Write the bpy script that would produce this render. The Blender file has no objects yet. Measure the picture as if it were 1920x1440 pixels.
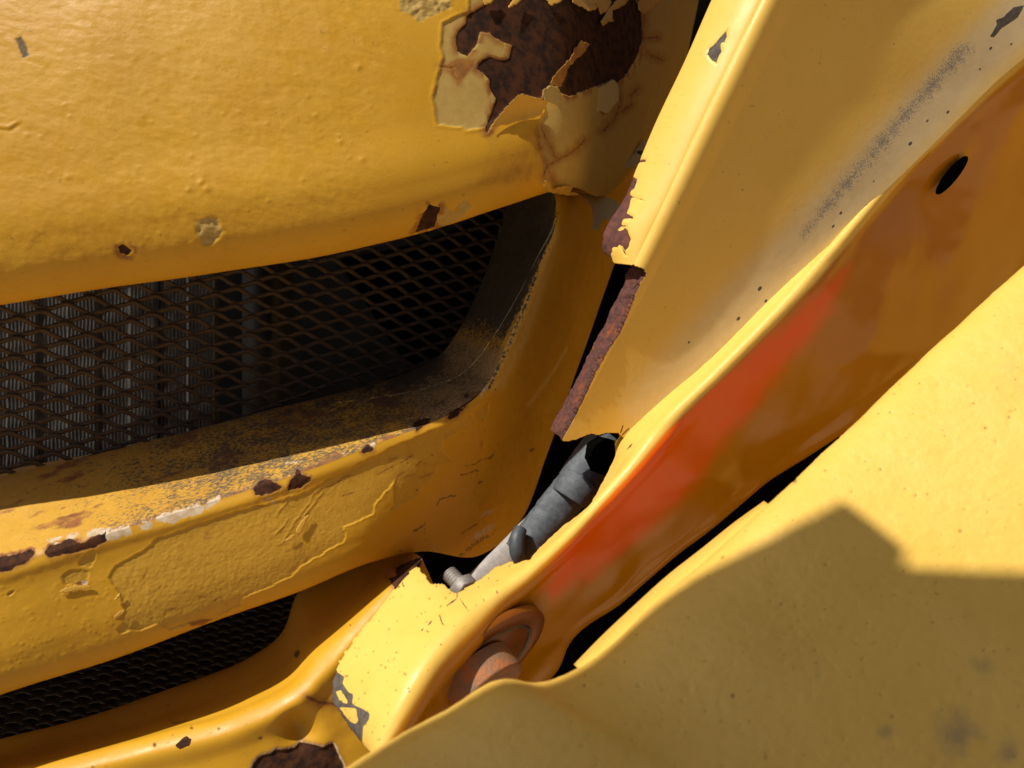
import bpy, math
import numpy as np
from mathutils import Matrix, Vector

# ----------------------------------------------------------------- camera, light, exposure
scene = bpy.context.scene
F = 1450.0                       # focal length in photo pixels (1920 x 1440)
PITCH, ROLL = math.radians(-22), math.radians(8)
CAM = np.array([0.0, 0.0, 1.45])
SUN_CAM = np.array([-0.50, 0.75, 0.43])      # direction to the sun: right, up, back
SUN_STRENGTH, SKY_STRENGTH, EXPOSURE = 4.8, 0.058, 0.0

fwd = np.array([0, math.cos(PITCH), math.sin(PITCH)])
rt0 = np.array([1.0, 0, 0]); up0 = np.cross(rt0, fwd)
RT = rt0 * math.cos(ROLL) + up0 * math.sin(ROLL)
UP = up0 * math.cos(ROLL) - rt0 * math.sin(ROLL)
R3 = np.stack([RT, UP, fwd])                 # rows: camera axes in the world

def to_world(c):                             # c[...,3] = right, up, depth
    return CAM + np.asarray(c) @ R3
def cam_pt(px, py, d):
    return np.stack([(np.asarray(px, float) - 960) / F * d, (720 - np.asarray(py, float)) / F * d, np.asarray(d, float) + 0 * np.asarray(px, float)], -1)
def W(px, py, d):
    return Vector(to_world(cam_pt(px, py, d)))

cd = bpy.data.cameras.new('camera'); cam = bpy.data.objects.new('camera', cd)
scene.collection.objects.link(cam); scene.camera = cam
M = Matrix.Identity(4)
for i in range(3):
    M[i][0], M[i][1], M[i][2], M[i][3] = RT[i], UP[i], -fwd[i], CAM[i]
cam.matrix_world = M
cd.sensor_width = 36; cd.lens = F / 1920 * 36; cd.clip_start = 0.01; cd.clip_end = 500
cd.dof.use_dof = True; cd.dof.focus_distance = 0.60; cd.dof.aperture_fstop = 8.0

sdir = SUN_CAM / np.linalg.norm(SUN_CAM)
SUN_CD = np.array([sdir[0], sdir[1], -sdir[2]])      # as right, up, depth
sun_w = Vector(SUN_CD @ R3)
world = bpy.data.worlds.new('World'); scene.world = world; world.use_nodes = True
wn = world.node_tree.nodes; bg = wn['Background']
sky = wn.new('ShaderNodeTexSky'); sky.sky_type = 'NISHITA'; sky.sun_disc = False
sky.sun_elevation = math.asin(max(-1, min(1, sun_w.z)))
sky.air_density = 0.7; sky.dust_density = 3.0; sky.ozone_density = 0.4
sky.sun_rotation = math.atan2(sun_w.x, sun_w.y)
world.node_tree.links.new(sky.outputs[0], bg.inputs[0]); bg.inputs[1].default_value = SKY_STRENGTH
sl = bpy.data.lights.new('sun', 'SUN'); sl.energy = SUN_STRENGTH; sl.angle = math.radians(0.53); sl.color = (1.0, 0.95, 0.87)
so = bpy.data.objects.new('sun', sl); scene.collection.objects.link(so)
so.rotation_euler = sun_w.to_track_quat('Z', 'Y').to_euler(); so.location = (0, 0, 4)
vs = scene.view_settings; vs.view_transform = 'Standard'; vs.look = 'None'; vs.exposure = EXPOSURE; vs.gamma = 1; vs.use_curve_mapping = False
scene.render.engine = 'CYCLES'
scene.cycles.use_denoising = True
scene.cycles.max_bounces = 8; scene.cycles.diffuse_bounces = 5; scene.cycles.glossy_bounces = 4
scene.cycles.sample_clamp_indirect = 6

# ----------------------------------------------------------------- numeric helpers
def _hash(x, y, z, s):
    h = (x.astype(np.int64) * 374761393 + y.astype(np.int64) * 668265263 + z.astype(np.int64) * 2147483647 + s * 1274126177) & 0xffffffff
    h = ((h ^ (h >> 13)) * 1274126177) & 0xffffffff
    h = ((h ^ (h >> 16)) * 2246822519) & 0xffffffff
    return ((h ^ (h >> 15)) & 0xffffff) / float(0xffffff)
def noise(p, scale, seed=0):                 # value noise 0..1
    q = p * scale; i = np.floor(q); f = q - i; f = f * f * (3 - 2 * f)
    out = 0
    for dx in (0, 1):
        wx = f[..., 0] if dx else 1 - f[..., 0]
        for dy in (0, 1):
            wy = f[..., 1] if dy else 1 - f[..., 1]
            for dz in (0, 1):
                wz = f[..., 2] if dz else 1 - f[..., 2]
                out = out + wx * wy * wz * _hash(i[..., 0] + dx, i[..., 1] + dy, i[..., 2] + dz, seed)
    return out
def fbm(p, scale, octs=4, seed=0, gain=0.5):
    a, s, t, n = 1.0, scale, 0, 0
    for o in range(octs):
        t = t + a * noise(p, s, seed + o * 17); n += a; a *= gain; s *= 2.03
    return t / n
def sstep(a, b, x):
    t = np.clip((x - a) / (b - a), 0, 1); return t * t * (3 - 2 * t)
def hermite(k, v, t):
    k = np.asarray(k, float); v = np.asarray(v, float)
    m = np.zeros_like(v); dk = np.diff(k)[:, None] if v.ndim > 1 else np.diff(k)
    sl_ = np.diff(v, axis=0) / dk
    m[0], m[-1] = sl_[0], sl_[-1]
    m[1:-1] = (sl_[:-1] * dk[1:] + sl_[1:] * dk[:-1]) / (dk[1:] + dk[:-1])
    i = np.clip(np.searchsorted(k, t, side='right') - 1, 0, len(k) - 2)
    h = (k[i + 1] - k[i]); s = (t - k[i]) / h
    if v.ndim > 1: h, s = h[:, None], s[:, None]
    return (2*s**3 - 3*s**2 + 1) * v[i] + (s**3 - 2*s**2 + s) * h * m[i] + (-2*s**3 + 3*s**2) * v[i+1] + (s**3 - s**2) * h * m[i+1]
def zz(ox, oy, s):                           # coordinates read off an enlarged crop of the photograph
    return lambda pts: [(ox + x / s, oy + y / s) for x, y in pts]
Z1, Z2, Z3 = zz(0, 0, 2), zz(700, 0, 2.6667), zz(0, 480, 2)
Z4, Z5, Z6, Z7 = zz(700, 400, 2.6667), zz(500, 850, 2.6667), zz(0, 1000, 2.6667), zz(1200, 0, 2)
Y2, Y3, Y4, Y5, Y6, Y7 = zz(500, 380, 3.4286), zz(0, 760, 3.4286), zz(440, 700, 3.4286), zz(820, 780, 4.8), zz(600, 1020, 3.4286), zz(1020, 250, 6)

def poly_sdf(px, py, poly, margin=60):       # > 0 inside, in photo pixels, clipped to +-margin
    poly = np.asarray(poly, float); out = np.full(px.shape, -float(margin))
    lo, hi = poly.min(0) - margin, poly.max(0) + margin
    sel = (px > lo[0]) & (px < hi[0]) & (py > lo[1]) & (py < hi[1])
    if not sel.any(): return out
    x, y = px[sel], py[sel]; d2 = np.full(x.shape, 1e12); ins = np.zeros(x.shape, bool)
    n = len(poly)
    for i in range(n):
        a, b = poly[i], poly[(i + 1) % n]; e = b - a
        t = np.clip(((x - a[0]) * e[0] + (y - a[1]) * e[1]) / max(1e-9, e @ e), 0, 1)
        d2 = np.minimum(d2, (x - a[0] - t * e[0])**2 + (y - a[1] - t * e[1])**2)
        c = (a[1] > y) != (b[1] > y)
        ins ^= c & (x < a[0] + (y - a[1]) * e[0] / (e[1] if abs(e[1]) > 1e-9 else 1e-9))
    out[sel] = np.clip(np.sqrt(d2) * np.where(ins, 1, -1), -margin, margin)
    return out
def line_dist(px, py, pts, margin=60):
    pts = np.asarray(pts, float); out = np.full(px.shape, float(margin))
    lo, hi = pts.min(0) - margin, pts.max(0) + margin
    sel = (px > lo[0]) & (px < hi[0]) & (py > lo[1]) & (py < hi[1])
    if not sel.any(): return out
    x, y = px[sel], py[sel]; d2 = np.full(x.shape, 1e12)
    for a, b in zip(pts[:-1], pts[1:]):
        e = b - a; t = np.clip(((x - a[0]) * e[0] + (y - a[1]) * e[1]) / max(1e-9, e @ e), 0, 1)
        d2 = np.minimum(d2, (x - a[0] - t * e[0])**2 + (y - a[1] - t * e[1])**2)
    out[sel] = np.minimum(np.sqrt(d2), margin)
    return out
def edge(sd, w=3.0):                         # signed distance -> 0..1 with a soft edge 2w wide
    return np.clip(0.5 + sd / (2 * w), 0, 1)

class Surf:                                  # a lofted sheet: stations (v) x columns (u) of (px, py, depth)
    def __init__(s, ctrl, nv, nu, tu=None, lead=False):   # lead: the first station lies far outside the picture
        c = np.asarray(ctrl, float); C = cam_pt(c[..., 0], c[..., 1], c[..., 2])
        kv = np.concatenate([[0], np.cumsum(np.mean(np.linalg.norm(np.diff(C, axis=0), axis=2), axis=1))])
        ku = np.concatenate([[0], np.cumsum(np.mean(np.linalg.norm(np.diff(C, axis=1), axis=2), axis=0))]) if tu is None else np.asarray(tu, float)
        tv, tu_ = np.linspace(0, kv[-1], nv), np.linspace(ku[0], ku[-1], nu)
        if lead: tv = np.concatenate([np.linspace(0, kv[1], 14)[:-1], np.linspace(kv[1], kv[-1], nv)]); nv = len(tv)
        s.ku = ku / ku[-1]
        A = hermite(kv, C.reshape(len(C), -1), tv).reshape(nv, C.shape[1], 3)
        B = hermite(ku, A.transpose(1, 0, 2).reshape(C.shape[1], -1), tu_).reshape(nu, nv, 3).transpose(1, 0, 2)
        s.C = B; s.nv, s.nu = nv, nu
        n = np.cross(np.gradient(B, axis=1), np.gradient(B, axis=0)); n /= np.linalg.norm(n, axis=2, keepdims=True) + 1e-12
        s.flip = (np.sum(n * B) > 0)
        s.N = -n if s.flip else n
        s.px = 960 + F * B[..., 0] / B[..., 2]; s.py = 720 - F * B[..., 1] / B[..., 2]
        s.U, s.V = np.meshgrid(np.linspace(0, 1, nu), np.clip((tv - kv[1]) / (kv[-1] - kv[1]), 0, 1) if lead else np.linspace(0, 1, nv))
        s.h = np.zeros((nv, nu)); s.a = {}; s.keep = None
    def add(s, name, val):
        s.a[name] = np.maximum(s.a.get(name, 0), np.clip(val, 0, 1))
    def build(s, name, mat, parent=None, solid=0, rim=None):
        P = to_world(s.C + s.N * s.h[..., None]).reshape(-1, 3)
        nv, nu = s.nv, s.nu
        i = (np.arange(nv - 1)[:, None] * nu + np.arange(nu - 1)[None]).ravel()
        q = np.stack([i, i + 1, i + nu + 1, i + nu], 1)
        # gradient along u x gradient along v points to +n; quad (u then v) has that orientation
        if s.flip: q = q[:, ::-1]
        if s.keep is not None:
            k = s.keep
            kc = (k[:-1, :-1] + k[1:, :-1] + k[:-1, 1:] + k[1:, 1:]).ravel() >= 2
            q = q[kc]
            used = np.unique(q); remap = np.full(len(P), -1); remap[used] = np.arange(len(used))
            q = remap[q]; P = P[used]
        else: used = None
        o = raw_mesh(name, P, q, mat, parent)
        for k, v in s.a.items():
            v = np.broadcast_to(v, (nv, nu)).ravel().astype(np.float32)
            if used is not None: v = v[used]
            at = o.data.attributes.new(k, 'FLOAT', 'POINT'); at.data.foreach_set('value', np.ascontiguousarray(v))
        if solid:
            if rim is not None: o.data.materials.append(rim)
            md = o.modifiers.new('thickness', 'SOLIDIFY'); md.thickness = solid; md.offset = -1
            if rim is not None: md.material_offset_rim = 1; md.material_offset = 0
        return o
    def depth_at(s, x, y):
        x, y = np.atleast_1d(x), np.atleast_1d(y); out = []
        pp = np.stack([s.px.ravel(), s.py.ravel()], 1); dd = s.C[..., 2].ravel()
        for a, b in zip(x, y):
            d2 = (pp[:, 0] - a)**2 + (pp[:, 1] - b)**2
            k = np.argpartition(d2, 6)[:6]
            out.append(np.min(dd[k[d2[k] < d2[k].min() + 30]]))
        return np.array(out)

def raw_mesh(name, P, q, mat, parent=None, smooth=True):
    P = np.asarray(P, np.float32); q = np.asarray(q, np.int32)
    me = bpy.data.meshes.new(name)
    me.vertices.add(len(P)); me.vertices.foreach_set('co', P.ravel())
    k = q.shape[1]
    me.loops.add(q.size); me.loops.foreach_set('vertex_index', q.ravel())
    me.polygons.add(len(q)); me.polygons.foreach_set('loop_start', np.arange(len(q), dtype=np.int32) * k)
    me.polygons.foreach_set('loop_total', np.full(len(q), k, np.int32))
    me.update(calc_edges=True); me.validate()
    if smooth: me.polygons.foreach_set('use_smooth', np.ones(len(me.polygons), bool))
    me.materials.append(mat)
    o = bpy.data.objects.new(name, me); scene.collection.objects.link(o)
    if parent is not None: o.parent = parent
    return o
def thing(name, label, cat, group=None, loc=None):
    o = bpy.data.objects.new(name, None); scene.collection.objects.link(o)
    o['label'] = label; o['category'] = cat; o.empty_display_size = 0.05
    if group: o['group'] = group
    return o

# ----------------------------------------------------------------- materials
def lin(r, g, b):
    f = lambda c: c / 12.92 if c <= 0.04045 else ((c + 0.055) / 1.055) ** 2.4
    return (f(r / 255), f(g / 255), f(b / 255), 1)
class Mat:
    def __init__(s, name):
        s.m = bpy.data.materials.new(name); s.m.use_nodes = True
        s.t = s.m.node_tree; s.n = s.t.nodes; s.b = s.n['Principled BSDF']
        s.co = s.n.new('ShaderNodeTexCoord').outputs['Object']
    def set(s, sock, v):
        if hasattr(v, 'links'): s.t.links.new(v, sock)
        else: sock.default_value = v
    def attr(s, name):
        a = s.n.new('ShaderNodeAttribute'); a.attribute_name = name; return a.outputs['Fac']
    def noise(s, scale, detail=4, rough=0.55, stretch=None):
        t = s.n.new('ShaderNodeTexNoise'); t.inputs['Scale'].default_value = scale; t.inputs['Detail'].default_value = detail; t.inputs['Roughness'].default_value = rough
        if stretch:
            mp = s.n.new('ShaderNodeMapping'); mp.inputs['Scale'].default_value = stretch; s.t.links.new(s.co, mp.inputs['Vector']); s.t.links.new(mp.outputs[0], t.inputs['Vector'])
        else: s.t.links.new(s.co, t.inputs['Vector'])
        return t.outputs['Fac']
    def math(s, op, a, b=0.0, clamp=False):
        m = s.n.new('ShaderNodeMath'); m.operation = op; m.use_clamp = clamp; s.set(m.inputs[0], a); s.set(m.inputs[1], b); return m.outputs[0]
    def rng(s, v, lo, hi, a=0.0, b=1.0):
        m = s.n.new('ShaderNodeMapRange'); m.interpolation_type = 'SMOOTHSTEP'
        s.set(m.inputs[0], v)
        for i, x in zip((1, 2, 3, 4), (lo, hi, a, b)): m.inputs[i].default_value = x
        return m.outputs[0]
    def mix(s, f, a, b):
        m = s.n.new('ShaderNodeMix'); m.data_type = 'RGBA'; s.set(m.inputs[0], f); s.set(m.inputs[6], a); s.set(m.inputs[7], b); return m.outputs[2]
    def mixf(s, f, a, b):
        m = s.n.new('ShaderNodeMix'); m.data_type = 'FLOAT'; s.set(m.inputs[0], f); s.set(m.inputs[2], a); s.set(m.inputs[3], b); return m.outputs[0]
    def bump(s, h, strength, dist, base=None):
        b = s.n.new('ShaderNodeBump'); b.inputs['Strength'].default_value = strength; b.inputs['Distance'].default_value = dist
        s.set(b.inputs['Height'], h)
        if base is not None: s.t.links.new(base, b.inputs['Normal'])
        return b.outputs[0]
def paint(name, base, base2, rough, layers, peel=(900, .12), spec=0.5, metal=0.0):
    """layers: (attribute, colour a, colour b, roughness, noise scale, noise amount, low, high)"""
    m = Mat(name)
    big = m.noise(14, 3); fine = m.noise(peel[0], 2)
    col = m.mix(m.rng(big, .3, .7), base, base2)
    mott = m.noise(140, 6, .7)
    col = m.mix(m.rng(mott, .52, .8, 0, .28), col, tuple(c * .62 for c in base[:3]) + (1,))
    col = m.mix(m.rng(m.noise(240, 2, .5), .70, .76, 0, .38), col, tuple(c * .30 for c in base[:3]) + (1,))
    scr = m.rng(m.noise(1.0, 3, .6, stretch=(26, 520, 700)), .70, .76, 0, .22)
    col = m.mix(scr, col, tuple(min(1, c * 1.12 + .05) for c in base[:3]) + (1,))
    rg = m.mixf(m.rng(m.noise(60, 5), .3, .7), rough - .06, rough + .10)
    bh = m.math('MULTIPLY', fine, 1.0); sp = m.mixf(0.0, spec, spec)
    for at, ca, cb, ro, sc, amt, lo, hi in layers:
        nz = m.noise(sc, 6, .62)
        v = m.attr(at)
        f = m.math('ADD', v, m.math('MULTIPLY', m.math('SUBTRACT', nz, .5), m.math('MULTIPLY', m.math('MULTIPLY', v, m.math('SUBTRACT', 1.25, v)), amt * 4)))
        f = m.rng(f, lo, hi)
        c = m.mix(m.rng(m.noise(sc * .6, 5, .65), .35, .68), ca, cb)
        col = m.mix(f, col, c); rg = m.mixf(f, rg, ro)
        if ro > .8: sp = m.mixf(f, sp, .08)
        if ro > .8: bh = m.math('ADD', bh, m.math('MULTIPLY', f, m.math('MULTIPLY', m.noise(620, 5, .7), 24.0)))
        if at == 'peel': bh = m.math('ADD', bh, m.math('MULTIPLY', f, m.math('MULTIPLY', m.noise(620, 3, .6), 9.0)))
    m.set(m.b.inputs['Base Color'], col); m.set(m.b.inputs['Roughness'], rg)
    m.set(m.b.inputs['Specular IOR Level'], sp); m.b.inputs['Metallic'].default_value = metal
    m.set(m.b.inputs['Normal'], m.bump(bh, peel[1], .0012))
    return m.m
def flat(name, ca, cb, rough, scale=80, metal=0.0, bump=(400, .2), spec=.5):
    m = Mat(name)
    m.set(m.b.inputs['Base Color'], m.mix(m.rng(m.noise(scale, 6, .65), .32, .68), ca, cb))
    m.b.inputs['Roughness'].default_value = rough; m.b.inputs['Metallic'].default_value = metal; m.b.inputs['Specular IOR Level'].default_value = spec
    if bump: m.set(m.b.inputs['Normal'], m.bump(m.noise(bump[0], 5, .65), bump[1], .0015))
    return m.m

RUST_A, RUST_B = (.085, .034, .016, 1), (.026, .015, .012, 1)
PURP_A, PURP_B = (.16, .062, .046, 1), (.085, .043, .040, 1)
STAIN_A, STAIN_B = (.38, .155, .018, 1), (.25, .085, .012, 1)
OLD_A, OLD_B = (.50, .33, .085, 1), (.46, .29, .07, 1)
WHITE_A, WHITE_B = (.62, .50, .36, 1), (.46, .32, .17, 1)
GRIME_A, GRIME_B = (.075, .060, .036, 1), (.045, .038, .026, 1)
YEL, YEL2 = (.64, .34, .018, 1), (.60, .305, .013, 1)
PALE, PALE2 = (.80, .52, .11, 1), (.78, .495, .09, 1)
m_house = paint('yellow_housing_paint', YEL, YEL2, .46, [
    ('peel', (.57, .315, .03, 1), (.52, .28, .022, 1), .5, 300, .10, .45, .55),
    ('old', OLD_A, OLD_B, .5, 260, .12, .45, .55),
    ('fade_sheen', (.72, .50, .17, 1), (.66, .42, .10, 1), .5, 250, .5, .1, 1.0),
    ('stain', STAIN_A, STAIN_B, .65, 160, .55, .05, 1.05),
    ('white', WHITE_A, WHITE_B, .7, 330, .55, .35, .65),
    ('grime', GRIME_A, GRIME_B, .7, 420, .75, .40, .60),
    ('mark', (.08, .055, .02, 1), (.16, .09, .02, 1), .7, 500, .5, .2, .85),
    ('rust', RUST_A, RUST_B, .9, 220, .22, .44, .56),
    ('crack', (.10, .030, .008, 1), (.20, .065, .012, 1), .8, 260, .6, .25, .95)], peel=(700, .10), spec=.38)
m_ledge = paint('worn_ledge_paint', (.62, .34, .04, 1), (.55, .28, .03, 1), .5, [
    ('fade_sheen', (.40, .26, .10, 1), (.34, .22, .09, 1), .6, 200, .4, .3, .8),
    ('stain', (.30, .11, .028, 1), (.19, .065, .02, 1), .7, 110, .75, .35, .75),
    ('grime', (.17, .115, .055, 1), (.085, .062, .036, 1), .75, 380, 1.0, .36, .72),
    ('film', GRIME_A, GRIME_B, .62, 300, .8, .40, .66),
    ('white', WHITE_A, WHITE_B, .7, 330, .55, .35, .65),
    ('mark', (.05, .03, .015, 1), (.08, .03, .012, 1), .7, 300, .5, .35, .65),
    ('rust', RUST_A, RUST_B, .9, 220, .22, .44, .56)], peel=(800, .22), spec=.35)
m_arm = paint('pale_yellow_arm_paint', PALE, PALE2, .42, [
    ('orange_bounce', (.54, .215, .004, 1), (.52, .20, .004, 1), .11, 30, .2, .2, .8),
    ('red_reflection', (.92, .12, .002, 1), (.88, .14, .002, 1), .16, 40, .25, .15, .85),
    ('fade_sheen', (.68, .54, .30, 1), (.64, .50, .27, 1), .5, 160, .3, .1, 1.0),
    ('gray', (.24, .21, .18, 1), (.32, .28, .22, 1), .6, 900, 1.1, .38, .75),
    ('speck', (.30, .14, .03, 1), (.40, .20, .04, 1), .7, 900, .5, .30, .70),
    ('crack', (.16, .08, .02, 1), (.10, .05, .02, 1), .8, 500, .4, .3, .7),
    ('bare', (.13, .11, .09, 1), (.075, .065, .06, 1), .85, 300, .15, .44, .56),
    ('rust', PURP_A, PURP_B, .9, 260, .15, .44, .56)], peel=(900, .05), spec=.42)
m_plate = paint('foreground_yellow_paint', (.78, .50, .10, 1), (.76, .47, .08, 1), .45, [
    ('speck', (.36, .19, .04, 1), (.42, .23, .05, 1), .7, 700, .5, .30, .70),
    ('dull', (.40, .27, .10, 1), (.30, .21, .11, 1), .6, 120, .6, .2, 1.0)], peel=(420, .22))
def torn_steel():
    m = Mat('torn_rusty_steel')
    c = m.mix(m.rng(m.noise(240, 6, .65), .32, .68), PURP_A, PURP_B)
    c = m.mix(m.rng(m.noise(95, 5, .7), .54, .70, 0, .85), c, (.30, .085, .026, 1))
    c = m.mix(m.rng(m.noise(170, 5, .7), .58, .72, 0, .8), c, (.028, .018, .016, 1))
    m.set(m.b.inputs['Base Color'], c); m.b.inputs['Roughness'].default_value = .85; m.b.inputs['Specular IOR Level'].default_value = .15
    m.set(m.b.inputs['Normal'], m.bump(m.noise(500, 5, .7), .9, .0015))
    return m.m
m_torn = torn_steel()
m_rust = flat('dark_rust', RUST_A, RUST_B, .9, 160, bump=(450, .8))
m_mesh = flat('dark_expanded_steel', (.050, .036, .023, 1), (.095, .054, .026, 1), .55, 130, bump=(500, .4), spec=.4)
m_mesh_shade = flat('shade_expanded_steel', (.010, .008, .006, 1), (.022, .014, .007, 1), .6, 130, bump=(500, .4), spec=.25)  # same steel, colour darkened for the shade of the lower opening
m_fin = flat('radiator_aluminium', (.19, .175, .155, 1), (.115, .105, .095, 1), .42, 30, metal=.6, bump=(900, .2))
m_tank = flat('radiator_tank_grey', (.035, .036, .036, 1), (.025, .026, .027, 1), .5, 30)
m_black = flat('shade_black', (.0022, .0020, .0018, 1), (.0035, .003, .0026, 1), .95, 20, bump=None, spec=.0)  # near-black colour stands for deep shade in gaps and openings
m_flake = paint('curled_paint_flake', (.66, .37, .045, 1), (.62, .34, .04, 1), .45, [('stain', STAIN_A, STAIN_B, .6, 160, .5, .2, .9)], peel=(700, .08))
m_flake2 = paint('pale_paint_flake', (.55, .40, .15, 1), (.50, .36, .13, 1), .55, [('stain', STAIN_A, STAIN_B, .6, 160, .5, .2, .9), ('mark', (.02, .02, .02, 1), (.03, .03, .02, 1), .7, 300, .3, .4, .6)], peel=(700, .08))
m_sleeve = flat('grey_rubber_sleeve', (.060, .074, .086, 1), (.105, .118, .125, 1), .6, 260, bump=(700, .25))
m_bar = flat('dusty_grey_bar', (.42, .38, .33, 1), (.32, .29, .26, 1), .6, 200, bump=(600, .25))
m_tie = flat('dark_grey_tie', (.05, .06, .068, 1), (.075, .085, .09, 1), .5, 200)
m_steel = flat('dull_steel', (.24, .22, .19, 1), (.34, .31, .27, 1), .6, 200, metal=.4)
m_ring = flat('dark_ring_steel', (.16, .13, .10, 1), (.10, .075, .05, 1), .35, 200, metal=.7)
m_pin = flat('rusty_pin', (.22, .15, .10, 1), (.44, .15, .045, 1), .6, 75, bump=(420, .6), spec=.3)
m_dirt = flat('dry_ground', (.42, .31, .19, 1), (.34, .25, .15, 1), .95, 6, bump=None)

# ----------------------------------------------------------------- setting
def box_mesh(name, pts8, mat, parent=None):
    return raw_mesh(name, pts8, [[0, 1, 2, 3], [7, 6, 5, 4], [0, 4, 5, 1], [1, 5, 6, 2], [2, 6, 7, 3], [3, 7, 4, 0]], mat, parent, smooth=False)
g = raw_mesh('ground', [(-60, -60, 0), (60, -60, 0), (60, 60, 0), (-60, 60, 0)], [[0, 1, 2, 3]], m_dirt, smooth=False); g['kind'] = 'structure'

# the dark space behind the grille: panels painted shade-black, open towards the viewer
def cam_box(name, x0, x1, y0, y1, d0, d1, mat, parent=None):
    c = [(x0, y0, d0), (x1, y0, d0), (x1, y1, d0), (x0, y1, d0), (x0, y0, d1), (x1, y0, d1), (x1, y1, d1), (x0, y1, d1)]
    return box_mesh(name, to_world(np.array(c)), mat, parent)
bay = thing('engine_bay', 'engine bay painted black for its deep shade, seen through the gaps behind the grille', 'engine bay'); bay['kind'] = 'structure'
cam_box('shade_back_wall', -1.3, 1.2, -1.0, .9, 1.32, 1.34, m_black, bay)
cam_box('shade_side_wall', 1.16, 1.18, -.98, .88, .84, 1.318, m_black, bay)
cam_box('floor', -1.25, -.10, -.175, -.165, .72, 1.318, m_black, bay)  # unseen panel added to keep light off the lower mesh
# ----------------------------------------------------------------- grille housing
house = thing('grille_housing', 'rusty yellow radiator grille housing with peeling paint and dark mesh openings', 'grille')

# --- shared masks that straddle the worn edge of the middle bar
ARRIS_RUST = [Y3([(-40, 985), (60, 960), (130, 945), (210, 925), (215, 975), (120, 1030), (60, 1060), (-40, 1075)]),
    Y3([(285, 940), (320, 900), (380, 880), (440, 850), (500, 880), (560, 880), (600, 840), (640, 820), (680, 812), (672, 875), (620, 905), (560, 920), (450, 950), (320, 978)]),
    Y3([(1630, 540), (1660, 500), (1700, 470), (1740, 480), (1770, 505), (1822, 520), (1790, 550), (1690, 582), (1640, 575)]),
    Y4([(340, 758), (360, 690), (410, 605), (435, 650), (492, 668), (470, 700), (420, 740)]),
    Y4([(812, 502), (850, 455), (895, 478), (890, 497), (830, 520)]),
    Y4([(1145, 320), (1190, 285), (1255, 288), (1240, 322), (1170, 368)]),
    Y4([(1365, 295), (1390, 240), (1450, 225), (1480, 212), (1440, 265), (1390, 300)])]
ARRIS_WHITE = [Y3([(290, 862), (420, 835), (520, 815), (640, 785), (720, 795), (900, 752), (1060, 695), (1300, 612), (1440, 565), (1465, 600), (1300, 685), (1140, 745), (900, 815), (780, 858), (690, 866), (640, 835), (480, 860), (320, 885)]),
    Y3([(1640, 600), (1720, 590), (1840, 545), (1850, 570), (1760, 620), (1660, 640)]),
    Y4([(415, 640), (440, 615), (490, 640), (485, 668), (440, 655)]), Y4([(860, 455), (905, 430), (910, 470), (880, 485)]),
    Y4([(690, 505), (770, 480), (775, 500), (700, 520)]), Y4([(1150, 310), (1190, 270), (1270, 285), (1200, 290)]),
    Y4([(1470, 205), (1600, 95), (1650, 80), (1560, 160), (1490, 220)]), Y4([(330, 580), (430, 545), (440, 560), (350, 600)])]
ARRIS = [(-600, 1245, .436), (-60, 1082, .490), (0, 1065, .495), (200, 1002, .515), (400, 940, .535), (560, 888, .550), (700, 835, .570), (830, 783, .590),
         (908, 728, .605), (952, 640, .615), (985, 560, .620), (1015, 485, .620), (1040, 425, .620), (1042, 375, .620), (1032, 330, .622), (1020, 270, .625)]
def arris_masks(s, P):
    wx = s.px + 13 * (fbm(P, 260, 4, 5, .65) - .5); wy = s.py + 13 * (fbm(P, 260, 4, 9, .65) - .5)
    r = np.full(s.px.shape, -60.)
    for q in ARRIS_RUST: r = np.maximum(r, poly_sdf(wx, wy, q))
    w = np.full(s.px.shape, -60.)
    for q in ARRIS_WHITE: w = np.maximum(w, poly_sdf(wx, wy, q))
    s.add('rust', edge(r, 3)); s.add('white', edge(w, 5) * (.25 + .8 * sstep(.36, .6, fbm(P, 150, 4, 27))) * (.55 + .6 * sstep(.35, .55, fbm(P, 520, 3, 28))))
    da = line_dist(s.px, s.py, [(a, b) for a, b, _ in ARRIS[:9]])
    s.add('stain', np.clip(1 - np.abs(r) / 10, 0, 1) * .8)
    s.h -= .0009 * edge(r, 2.5) * (1 + .8 * (fbm(P, 420, 3, 3) - .5)) + .0003 * edge(w, 3)
    return r, w, da

# --- hood panel above the opening
lipx = [(-1000, 735), (-60, 578), (200, 537), (400, 508), (600, 478), (800, 430), (950, 383), (1050, 352), (1125, 366), (1192, 312), (1262, 240)]
lipd = [.472, .509, .517, .524, .532, .543, .557, .578, .66, .77, .92]
topx = [-1000, -60, 220, 430, 620, 790, 920, 1040, 1155, 1252, 1330]
topd = [.456, .493, .500, .507, .516, .530, .551, .587, .672, .79, .94]
ctrl = []
for (lx, ly), ld, tx, td in zip(lipx, lipd, topx, topd):
    row = []
    for f, bulge in ((0, 0), (.3, .010), (.6, .016), (.82, .018), (.93, .013), (.985, .004), (1.0, 0.0)):
        row.append((tx + (lx - tx) * f, -90 + (ly + 90) * f, td + (ld - td) * f - bulge))
    row.append((lx, ly - 3, ld + .012)); row.append((lx, ly - 25, ld + .03))
    ctrl.append(row)
s = Surf(ctrl, 640, 330, lead=True); P = s.C
wx = s.px + 6 * (fbm(P, 260, 3, 1) - .5); wy = s.py + 6 * (fbm(P, 260, 3, 2) - .5)
old = poly_sdf(wx, wy, Z2([(490, -120), (480, 60), (420, 80), (350, 115), (340, 230), (350, 290), (335, 345), (300, 480), (312, 540), (320, 622), (440, 635), (470, 650), (555, 640), (640, 570), (700, 500), (850, 480), (865, 560), (840, 600), (830, 650), (840, 740), (850, 850), (830, 935), (860, 900), (905, 930), (1000, 985), (1130, 1100), (1400, 900), (1650, 500), (1650, -120)]))
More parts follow.
